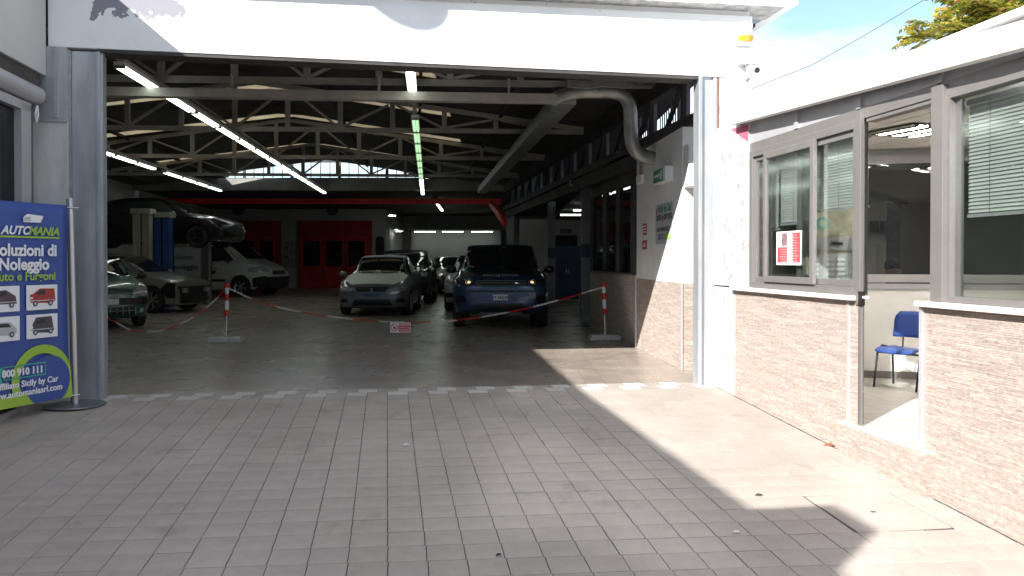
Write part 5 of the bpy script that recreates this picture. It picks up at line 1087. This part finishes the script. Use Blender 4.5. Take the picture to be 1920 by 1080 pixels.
# 3 white car behind it
P_white = carpaint('car_white', (.55, .55, .54)); c3 = carroot('parked_car', 'white hatchback hidden behind the blue off-roader except for its left edge', 'car', (W(896, 560, 22.8).x, 23.2, 0), -1)
b3, v3 = loft(scale(HB, .98, .98, 1.05), 'body', P_white, c3, (1.2, -1.22), .345, .83); patch(v3, [(-.62, 1.05), (.62, 1.05), (.5, 1.44), (-.5, 1.44)], 'x', 1, M_glasscar, 'windscreen', c3, .008, 3); sidewin(v3, c3, [[(.55, 1.04), (.1, 1.36), (-.3, 1.41), (-.3, 1.03)], [(-.36, 1.03), (-.36, 1.41), (-.95, 1.39), (-1.1, 1.07)]])
for s_ in (-1, 1): patch(v3, [(s_ * .42, .66), (s_ * .72, .64), (s_ * .76, .80), (s_ * .66, .82)], 'x', 1, M_lampc, 'headlight', c3, .012, 3); patch(v3, [(s_ * .5, .36), (s_ * .74, .36), (s_ * .72, .48), (s_ * .56, .48)], 'x', 1, M_black, 'fog_lamp', c3, .012, 2)
patch(v3, [(-.36, .60), (.36, .60), (.36, .70), (-.36, .70)], 'x', 1, M_black, 'grille', c3, .012, 3); wheels(c3, (1.2, -1.22), .72, .30, .19, M_silver, 5); mirrors(c3, .60, .93, 1.02, M_wpl); underbody(c3, 3.9, .7, .26)
# 4 black estate behind the grey hatchback
P_black = carpaint('car_black', (.005, .005, .006), .4, 0); c4 = carroot('parked_car', 'black off-roader with roof rails parked behind the front grey hatchback', 'car', (W(760, 560, 26.5).x, 26.6, 0), 2)
b4, v4 = loft(scale(SUV, 1, .97, 1.0), 'body', P_black, c4, (1.33, -1.33), .40, .93); patch(v4, [(-.71, 1.15), (.71, 1.15), (.60, 1.53), (-.60, 1.53)], 'x', 1, M_glasscar, 'windscreen', c4, .008, 3); sidewin(v4, c4, [[(.62, 1.14), (.2, 1.46), (-.3, 1.50), (-.3, 1.14)], [(-.36, 1.14), (-.36, 1.50), (-1.3, 1.46), (-1.5, 1.22)]])
for s_ in (-1, 1): MB().tube([(.1, s_ * .56, 1.60), (-.1, s_ * .57, 1.66), (-1.4, s_ * .54, 1.63), (-1.6, s_ * .53, 1.55)], .016, 6).build('roof_rail', M_silver, c4); patch(v4, [(s_ * .54, .84), (s_ * .80, .83), (s_ * .84, .95), (s_ * .56, .95)], 'x', 1, M_lampc, 'headlight', c4, .012, 2)
patch(v4, [(-.50, .78), (.50, .78), (.50, .92), (-.50, .92)], 'x', 1, M_glasscar, 'grille', c4, .012, 2); wheels(c4, (1.33, -1.33), .80, .355, .23, M_silver, 7); mirrors(c4, .70, 1.0, 1.13, P_black, (.08, .12, .085)); underbody(c4, 4.3, .8, .33)
# 5 far dark saloon and carton
c5 = carroot('parked_car', 'dark car deep in the hall between the black and the blue off-roaders', 'car', (W(842, 500, 33.5).x, 33.5, 0), 8)
b5, v5 = loft(scale(HB, 1.05, 1.0, 1.02), 'body', carpaint('car_brown', (.020, .018, .018)), c5, (1.28, -1.31), .345, .845); patch(v5, [(-.62, 1.02), (.62, 1.02), (.52, 1.40), (-.52, 1.40)], 'x', 1, M_glasscar, 'windscreen', c5, .008, 3); patch(v5, [(-.60, .60), (-.42, .58), (-.42, .74), (-.72, .76)], 'x', 1, M_lampc, 'headlight', c5, .012, 2); patch(v5, [(.60, .60), (.42, .58), (.42, .74), (.72, .76)], 'x', 1, M_lampc, 'headlight', c5, .012, 2); wheels(c5, (1.28, -1.31), .74, .30, .19, M_silver, 5)
bxp = G(826, 541); bx_ = thing('cardboard_box', 'brown cardboard box on the floor between the parked cars', 'box', (bxp.x, bxp.y - 3, 0), R(5)); MB().box((-.35, -.25, 0), (.35, .25, .55)).build('carton', mat('cardboard', (.22, .12, .06), .9, var=.15), bx_); MB().box((-.35, -.05, .551), (.35, .05, .553)).build('tape', M_sgrey, bx_)
# 6 teal small car
P_teal = carpaint('car_teal', (.045, .115, .115), .3, .3); TL = scale(HB, .88, .94, 1.02)
tp = W(236, 560, 15.9); c6_ = carroot('parked_car', 'small pale teal car half hidden by the left entrance pillar', 'car', (tp.x - 1.35, 17.2, 0), 38)
b6, v6 = loft(TL, 'body', P_teal, c6_, (1.08, -1.1), .33, .79); patch(v6, [(-.60, 1.01), (.60, 1.01), (.5, 1.40), (-.5, 1.40)], 'x', 1, M_glasscar, 'windscreen', c6_, .008, 3); patch(v6, [(-.78, .46), (.78, .46), (.78, .59), (-.78, .59)], 'x', 1, M_black, 'bumper_strip', c6_, .016, 4)
lg = patch(v6, [(-.44, .26), (.44, .26), (.46, .42), (-.46, .42)], 'x', 1, M_black, 'lower_grille', c6_, .012, 3); gr = MB(); [gr.box((1.775, -.44 + i * .11, .27), (1.80, -.425 + i * .11, .41)) for i in range(9)]; gr.box((1.775, -.44, .335), (1.80, .44, .35)).build('grille_bars', P_teal, lg)
for s_ in (-1, 1): patch(v6, [(s_ * .40, .62), (s_ * .66, .62), (s_ * .70, .76), (s_ * .58, .80), (s_ * .42, .72)], 'x', 1, M_lampc, 'headlight', c6_, .012, 3); MB().lathe([(0, .01), (.045, .0), (.05, -.03)], (1.74, s_ * .58, .34), 'x', 12).build('fog_lamp', M_lampc, c6_, smooth=True)
plate(c6_, 1.80, .525, '', .30, False); sidewin(v6, c6_, [[(.5, 1.01), (.1, 1.33), (-.3, 1.38), (-.3, 1.0)], [(-.36, 1.0), (-.36, 1.38), (-.85, 1.36), (-1.0, 1.04)]]); wheels(c6_, (1.08, -1.1), .68, .28, .17, M_silver, 5); mirrors(c6_, .56, .88, 1.0, M_black); underbody(c6_, 3.5, .66, .26)
# 7 grey-white hatchback with its front bumper off
P_pg = carpaint('car_pale_grey', (.24, .23, .21), .35, .3)
c7_ = carroot('damaged_car', 'pale grey hatchback with its front bumper missing and bare radiator showing', 'car', (W(290, 560, 20.6).x - 1.15, 21.6, 0), 80)
b7, v7 = loft(scale(HB[2:], 1.03, 1.0, 1.03), 'body', P_pg, c7_, (1.25, -1.28), .36, .845)
dm = MB(); dm.box((1.78, -.62, .24), (1.92, .62, .66)); dm.box((1.88, -.72, .60), (1.95, .72, .66)).box((1.9, -.55, .30), (2.02, .55, .36)).tube([(1.9, -.5, .3), (2.1, -.1, .26), (2.05, .3, .2)], .03, 8).build('radiator_frame', M_black, c7_)
for s_ in (-1, 1): patch(v7, [(1.38, .42), (1.90, .36), (1.90, .74), (1.66, .76), (1.52, .62)], 'y', s_, M_arch, 'bumper_gap', c7_, .012, 3, far=3)
MB().box((1.93, -.60, .50), (1.98, -.40, .62)).box((1.93, .40, .50), (1.98, .60, .62)).build('bracket', M_galvd, c7_)
patch(v7, [(-.64, 1.02), (.64, 1.02), (.52, 1.41), (-.52, 1.41)], 'x', 1, M_glasscar, 'windscreen', c7_, .008, 3); sidewin(v7, c7_, [[(.60, 1.01), (.12, 1.34), (-.3, 1.39), (-.3, 1.0)], [(-.36, 1.0), (-.36, 1.39), (-.95, 1.37), (-1.1, 1.05)]]); wheels(c7_, (1.25, -1.28), .75, .325, .20, M_chrome, 7); mirrors(c7_, .62, .93, 1.0, P_pg); underbody(c7_, 3.6, .70, .28)
# 8 car on the lift
lz = 1.66; c8 = carroot('raised_car', 'black hatchback raised high on a two post workshop lift', 'car', (W(316, 440, 24.5).x, 24.5, lz), 84)
b8, v8 = loft(scale(HB, 1.05, 1.0, 1.03), 'body', P_black, c8, (1.28, -1.31), .36, .845); patch(v8, [(-.64, 1.02), (.64, 1.02), (.52, 1.41), (-.52, 1.41)], 'x', 1, M_glasscar, 'windscreen', c8, .008, 3); M_gl2 = mat('car_glass_lit', (.05, .07, .06), .05, spec=1)
sidewin(v8, c8, [[(.60, 1.01), (.12, 1.34), (-.3, 1.39), (-.3, 1.0)], [(-.36, 1.0), (-.36, 1.39), (-.95, 1.37), (-1.1, 1.05)]], M_gl2); wheels(c8, (1.28, -1.31), .74, .32, .19, mat('black_rim', (.03, .03, .03), .5), 5); mirrors(c8, .62, .93, 1.0, P_black); underbody(c8, 4.0, .72, .24); MB().tube([(1.5, -.2, .2), (.4, -.1, .14), (-1.6, .2, .16), (-1.95, .4, .2)], .035, 8).build('exhaust', M_galvd, c8)
for i, (px, lb, mm_, wpx) in enumerate(((269, 'cream front post of the car lift', mat('lift_cream', (.30, .26, .20), .6, var=.1), 30), (307, 'blue post of the car lift beside the cream post', mat('lift_blue', (.02, .06, .22), .5, var=.2), 30), (387, 'slim grey post of the car lift beside the van', mat('lift_grey', (.16, .15, .13), .6), 14))):
    D = (22.6, 23.0, 26.2)[i]; p = W(px, 500, D); wd = wpx * D / FPX / 2; t = thing('lift_post', lb, 'car lift', (p.x, p.y, 0), 0, 'posts of the car lift'); hh_ = (2.58, 2.5, 1.95)[i]
    MB().box((-wd, -.16, .02), (-wd * .86, .16, hh_)).box((wd * .86, -.16, .02), (wd, .16, hh_)).box((-wd, .10, .02), (wd, .16, hh_)).box((-wd * .86, -.13, .02), (-wd * .1, -.10, hh_)).box((wd * .1, -.13, .02), (wd * .86, -.10, hh_)).build('column', mm_, t); MB().box((-wd * 1.2, -.2, hh_), (wd * 1.2, .2, hh_ + .14)).build('cap', mat('lift_cap', (.30, .28, .24), .6), t); MB().box((-wd * 1.6, -.3, 0), (wd * 1.6, .3, .02)).build('foot_plate', M_galvd, t)
    if i != 1: MB().beam((0, -.1 + .2 * 0, lz + .12), (.5 if i == 0 else -.4, 1.0 if i == 0 else -.8, lz + .16), .10, .07).build('lift_arm', M_black, t)
# 9 white van
VAN = [(2.38, .42, .55, .70, .50, .66, .70, .60, .78, .38, .84, 0), (2.30, .28, .78, .86, .52, .82, .80, .72, .90, .46, .96, .01), (2.05, .22, .88, .93, .56, .90, .92, .80, 1.04, .55, 1.09, .02), (1.6, .20, .92, .95, .6, .93, 1.02, .84, 1.16, .62, 1.22, .02), (1.35, .20, .92, .95, .62, .93, 1.06, .83, 1.18, .64, 1.36, .02),
       (.95, .20, .92, .95, .62, .93, 1.08, .82, 1.20, .68, 1.68, .02), (.55, .20, .92, .95, .62, .94, 1.10, .85, 1.25, .72, 1.88, .03), (.2, .20, .92, .95, .62, .945, 1.12, .90, 1.40, .76, 1.92, .03), (-1.0, .20, .92, .95, .62, .945, 1.12, .92, 1.42, .78, 1.94, .03), (-2.2, .20, .92, .95, .62, .945, 1.12, .91, 1.42, .77, 1.92, .03), (-2.40, .30, .88, .92, .62, .92, 1.12, .88, 1.40, .74, 1.84, .02), (-2.44, .4, .8, .86, .62, .86, 1.1, .82, 1.38, .7, 1.7, 0)]
P_van = carpaint('van_white', (.50, .50, .47), .4, 0); c9 = carroot('white_van', 'white delivery van parked sideways in front of the red booth door', 'van', (W(478, 540, 30.6).x - 1.55, 31.0, 0), 76); c9.scale = (1.08, 1.08, 1.08)
b9, v9 = loft(VAN, 'body', P_van, c9, (1.5, -1.55), .38, .95); patch(v9, [(-.76, 1.26), (.76, 1.26), (.66, 1.84), (-.66, 1.84)], 'x', 1, M_glasscar, 'windscreen', c9, .008, 3)
for s_ in (-1, 1):
    patch(v9, [(1.20, 1.20), (.72, 1.66), (.25, 1.68), (.25, 1.16)], 'y', s_, M_glasscar, 'side_window', c9, .008, 3); patch(v9, [(-.4, .50), (.95, .50), (.95, .58), (-.4, .58)], 'y', s_, M_black, 'side_moulding', c9, .012, 3); patch(v9, [(1.95, .22), (2.34, .28), (2.34, .70), (1.95, .62)], 'y', s_, M_black, 'bumper_corner', c9, .012, 2); patch(v9, [(s_ * .52, .84), (s_ * .80, .82), (s_ * .84, 1.0), (s_ * .62, 1.02)], 'x', 1, M_lampc, 'headlight', c9, .012, 3)
    patch(v9, [(1.75, .84), (2.12, .80), (2.1, .98), (1.85, .98)], 'y', s_, M_lampc, 'headlight', c9, .012, 2); dg_ = patch(v9, [(.24, .76), (.58, .76), (.64, .96), (.30, .96)], 'y', s_, mat('van_decal', (.02, .03, .10), .5), 'door_logo', c9, .014, 2)
    MB().box((1.155 - .93, s_ * .951, .36), (1.16 - .93, s_ * .957, 1.7)).build('door_gap', M_black, c9)
patch(v9, [(-.86, .28), (.86, .28), (.86, .66), (-.86, .66)], 'x', 1, M_black, 'front_bumper', c9, .03, 4); patch(v9, [(-.45, .74), (.45, .74), (.40, .86), (-.40, .86)], 'x', 1, M_black, 'grille', c9, .014, 3)
text('lettering', 'AUTO', .10, M_pwhite, c9, (.60, -.97, .87), (R(90), 0, 0), 'RIGHT', .002, 1.1, .3); wheels(c9, (1.5, -1.55), .84, .33, .21, M_silver, 6); mirrors(c9, 1.1, 1.03, 1.24, M_black, (.07, .1, .12)); underbody(c9, 4.6, .8, .30)
bnr = thing('rental_banner', 'white printed rental banner standing behind the lift posts', 'banner', (W(345, 500, 28.4).x, 28.4, .2), R(4)); MB().box((-1.15, -.02, 0), (.55, .0, 1.55)).build('sheet', mat('banner_dim', (.36, .37, .38), .7), bnr); text('lettering', 'di noleggio', .24, M_pblack, bnr, (.48, -.025, .80), align='RIGHT', off=.006); text('lettering', 'Soluzioni', .2, M_blue, bnr, (.30, -.025, 1.15), align='RIGHT', off=.004)
for zz in (.62, .36, .16): MB().box((-1.1, -.026, zz), (.45, -.02, zz + .012)).build('rule', M_sgrey, bnr)
# 10 floor washer beside the column
fp = G(1083, 572); fw = thing('floor_cleaner', 'white bucket trolley with yellow handle beside the blue car', 'cleaning trolley', (fp.x, fp.y - 3.2, 0), R(10))
MB().lathe([(0, .05), (.16, .05), (.20, .10), (.23, .42), (.245, .44), (.22, .45), (.2, .40)], n=20).build('bucket', mat('grey_bucket', (.42, .42, .40), .5), fw, smooth=True); MB().poly([(-.16, .05, .40), (.17, .05, .40), (.13, .09, .95), (.02, .10, 1.02), (-.10, .09, .96)], (0, .05, 0)).build('press', M_wpl, fw); MB().poly([(.06, .02, .42), (.20, .02, .40), (.20, .06, .88), (.14, .06, .95)], (0, .03, 0)).build('yellow_panel', mat('yellow_plastic', (.65, .48, .04), .5), fw)
for a, b in ((-.13, -.13), (.13, -.13), (-.13, .13), (.13, .13)): MB().lathe([(0, -.015), (.035, -.015), (.035, .015), (0, .015)], (a, b, .035), 'y', 10).build('wheel', M_black, fw)
# ------------------------------------------------------------------ tree and cable behind the office
TR = thing('ailanthus_tree', 'autumn tree with yellow green and pink compound leaves rising behind the office roof', 'tree', (W(1842, 60, 11.5).x, 11.5, -.3))
rt = random.Random(4); tb = W(1846, 300, 11.5); tb.z = -.3; top = W(1836, -260, 11.6)
MB().tube([tb, W(1850, 120, 11.5), W(1843, 40, 11.5), top], [.07, .045, .035, .015], 10).build('trunk', M_bark, TR, 'w', smooth=True)
lim = MB(); tips = []
for (sx_, sy_, ex_, ey_, dd_) in ((1846, 90, 1742, 45, -.5), (1845, 60, 1765, -15, .4), (1846, 100, 1790, 95, -.3), (1843, 40, 1815, -70, .2), (1846, 85, 1905, 60, .3), (1844, 60, 1930, -10, -.4), (1842, 30, 1875, -60, .1), (1846, 100, 1712, 72, 0), (1842, 20, 1780, -60, .6), (1846, 110, 1800, 60, .5), (1846, 80, 1880, 20, -.6), (1843, 50, 1830, 0, -.7), (1840, 0, 1900, -100, 0), (1840, -20, 1760, -110, 0)):
    a = W(sx_, sy_, 11.5); b = W(ex_, ey_, 11.5 + dd_); mid = a.lerp(b, .5) + Vector((0, 0, .10)); lim.tube([a, mid, b], [.018, .012, .005], 6)
    for k in range(18):
        f = .12 + .88 * (k + rt.random()) / 18; tips.append((a.lerp(mid, f * 2) if f < .5 else mid.lerp(b, f * 2 - 1), (b - a).normalized()))
lim.build('limbs', M_bark, TR, 'w', smooth=True)
lm = mat('leaf', (.30, .34, .05), .5, isl=0); n_ = lm.node_tree; bb2 = n_.nodes['Principled BSDF']
g_ = n_.nodes.new('ShaderNodeNewGeometry'); rp_ = n_.nodes.new('ShaderNodeValToRGB'); n_.links.new(g_.outputs['Random Per Island'], rp_.inputs[0]); e0 = rp_.color_ramp.elements
e0[0].color = (.07, .15, .02, 1); e0[1].color = (.36, .13, .10, 1); x_ = e0.new(.35); x_.color = (.22, .27, .03, 1); x_ = e0.new(.7); x_.color = (.48, .42, .05, 1); x_ = e0.new(.92); x_.color = (.40, .28, .05, 1)
n_.links.new(rp_.outputs[0], bb2.inputs['Base Color']); tl_ = n_.nodes.new('ShaderNodeBsdfTranslucent'); n_.links.new(rp_.outputs[0], tl_.inputs[0]); ms_ = n_.nodes.new('ShaderNodeMixShader'); ms_.inputs[0].default_value = .4; out_ = n_.nodes['Material Output']
n_.links.new(bb2.outputs[0], ms_.inputs[1]); n_.links.new(tl_.outputs[0], ms_.inputs[2]); n_.links.new(ms_.outputs[0], out_.inputs[0])
cw = MB(); fr_ = MB()
for p, d in tips:
    for q in range(2):
        dr = (d * .5 + Vector((rt.uniform(-1, 1), rt.uniform(-1, 1), rt.uniform(-.2, .7)))).normalized(); L_ = rt.uniform(.28, .46); pts_ = [p + dr * L_ * t_ + Vector((0, 0, -.22 * L_ * (t_ * 1.2) ** 2)) for t_ in (0, .25, .5, .75, 1)]
        fr_.tube(pts_, [.003, .0025, .002, .0015, .001], 4); side = dr.cross(Vector((0, 0, 1))).normalized()
        for k in range(8):
            t_ = .18 + .8 * k / 8; i_ = min(3, int(t_ * 4)); c_ = pts_[i_].lerp(pts_[i_ + 1], t_ * 4 - i_)
            for s_ in (-1, 1):
                ld = (side * s_ + dr * .35 + Vector((rt.uniform(-.2, .2), rt.uniform(-.2, .2), -.45 + rt.uniform(-.25, .25)))).normalized(); ll = rt.uniform(.09, .14) * (1 - .25 * abs(t_ - .5)); w_ = ld.cross(dr).cross(ld).normalized() * ll * .21; up_ = Vector((0, 0, .006))
                cw.add([c_, c_ + ld * ll * .35 + w_, c_ + ld * ll * .4 + up_, c_ + ld * ll * .35 - w_, c_ + ld * ll, ], [(0, 1, 2), (0, 2, 3), (1, 4, 2), (2, 4, 3)])
cw.build('leaves', lm, TR, 'w', kind='stuff'); fr_.build('leaf_stalks', mat('leaf_stalk', (.30, .16, .08), .7), TR, 'w', kind='stuff')
cb1 = [W(1380, 178, 20), W(1520, 123, 20), W(1620, 67, 19.8), W(1745, -8, 19.5), W(1900, -110, 19)]
MB().tube(cb1, .009, 6).build('overhead_cable', M_cable, None, label='thin dark overhead cable crossing the sky behind the office', cat='cable')
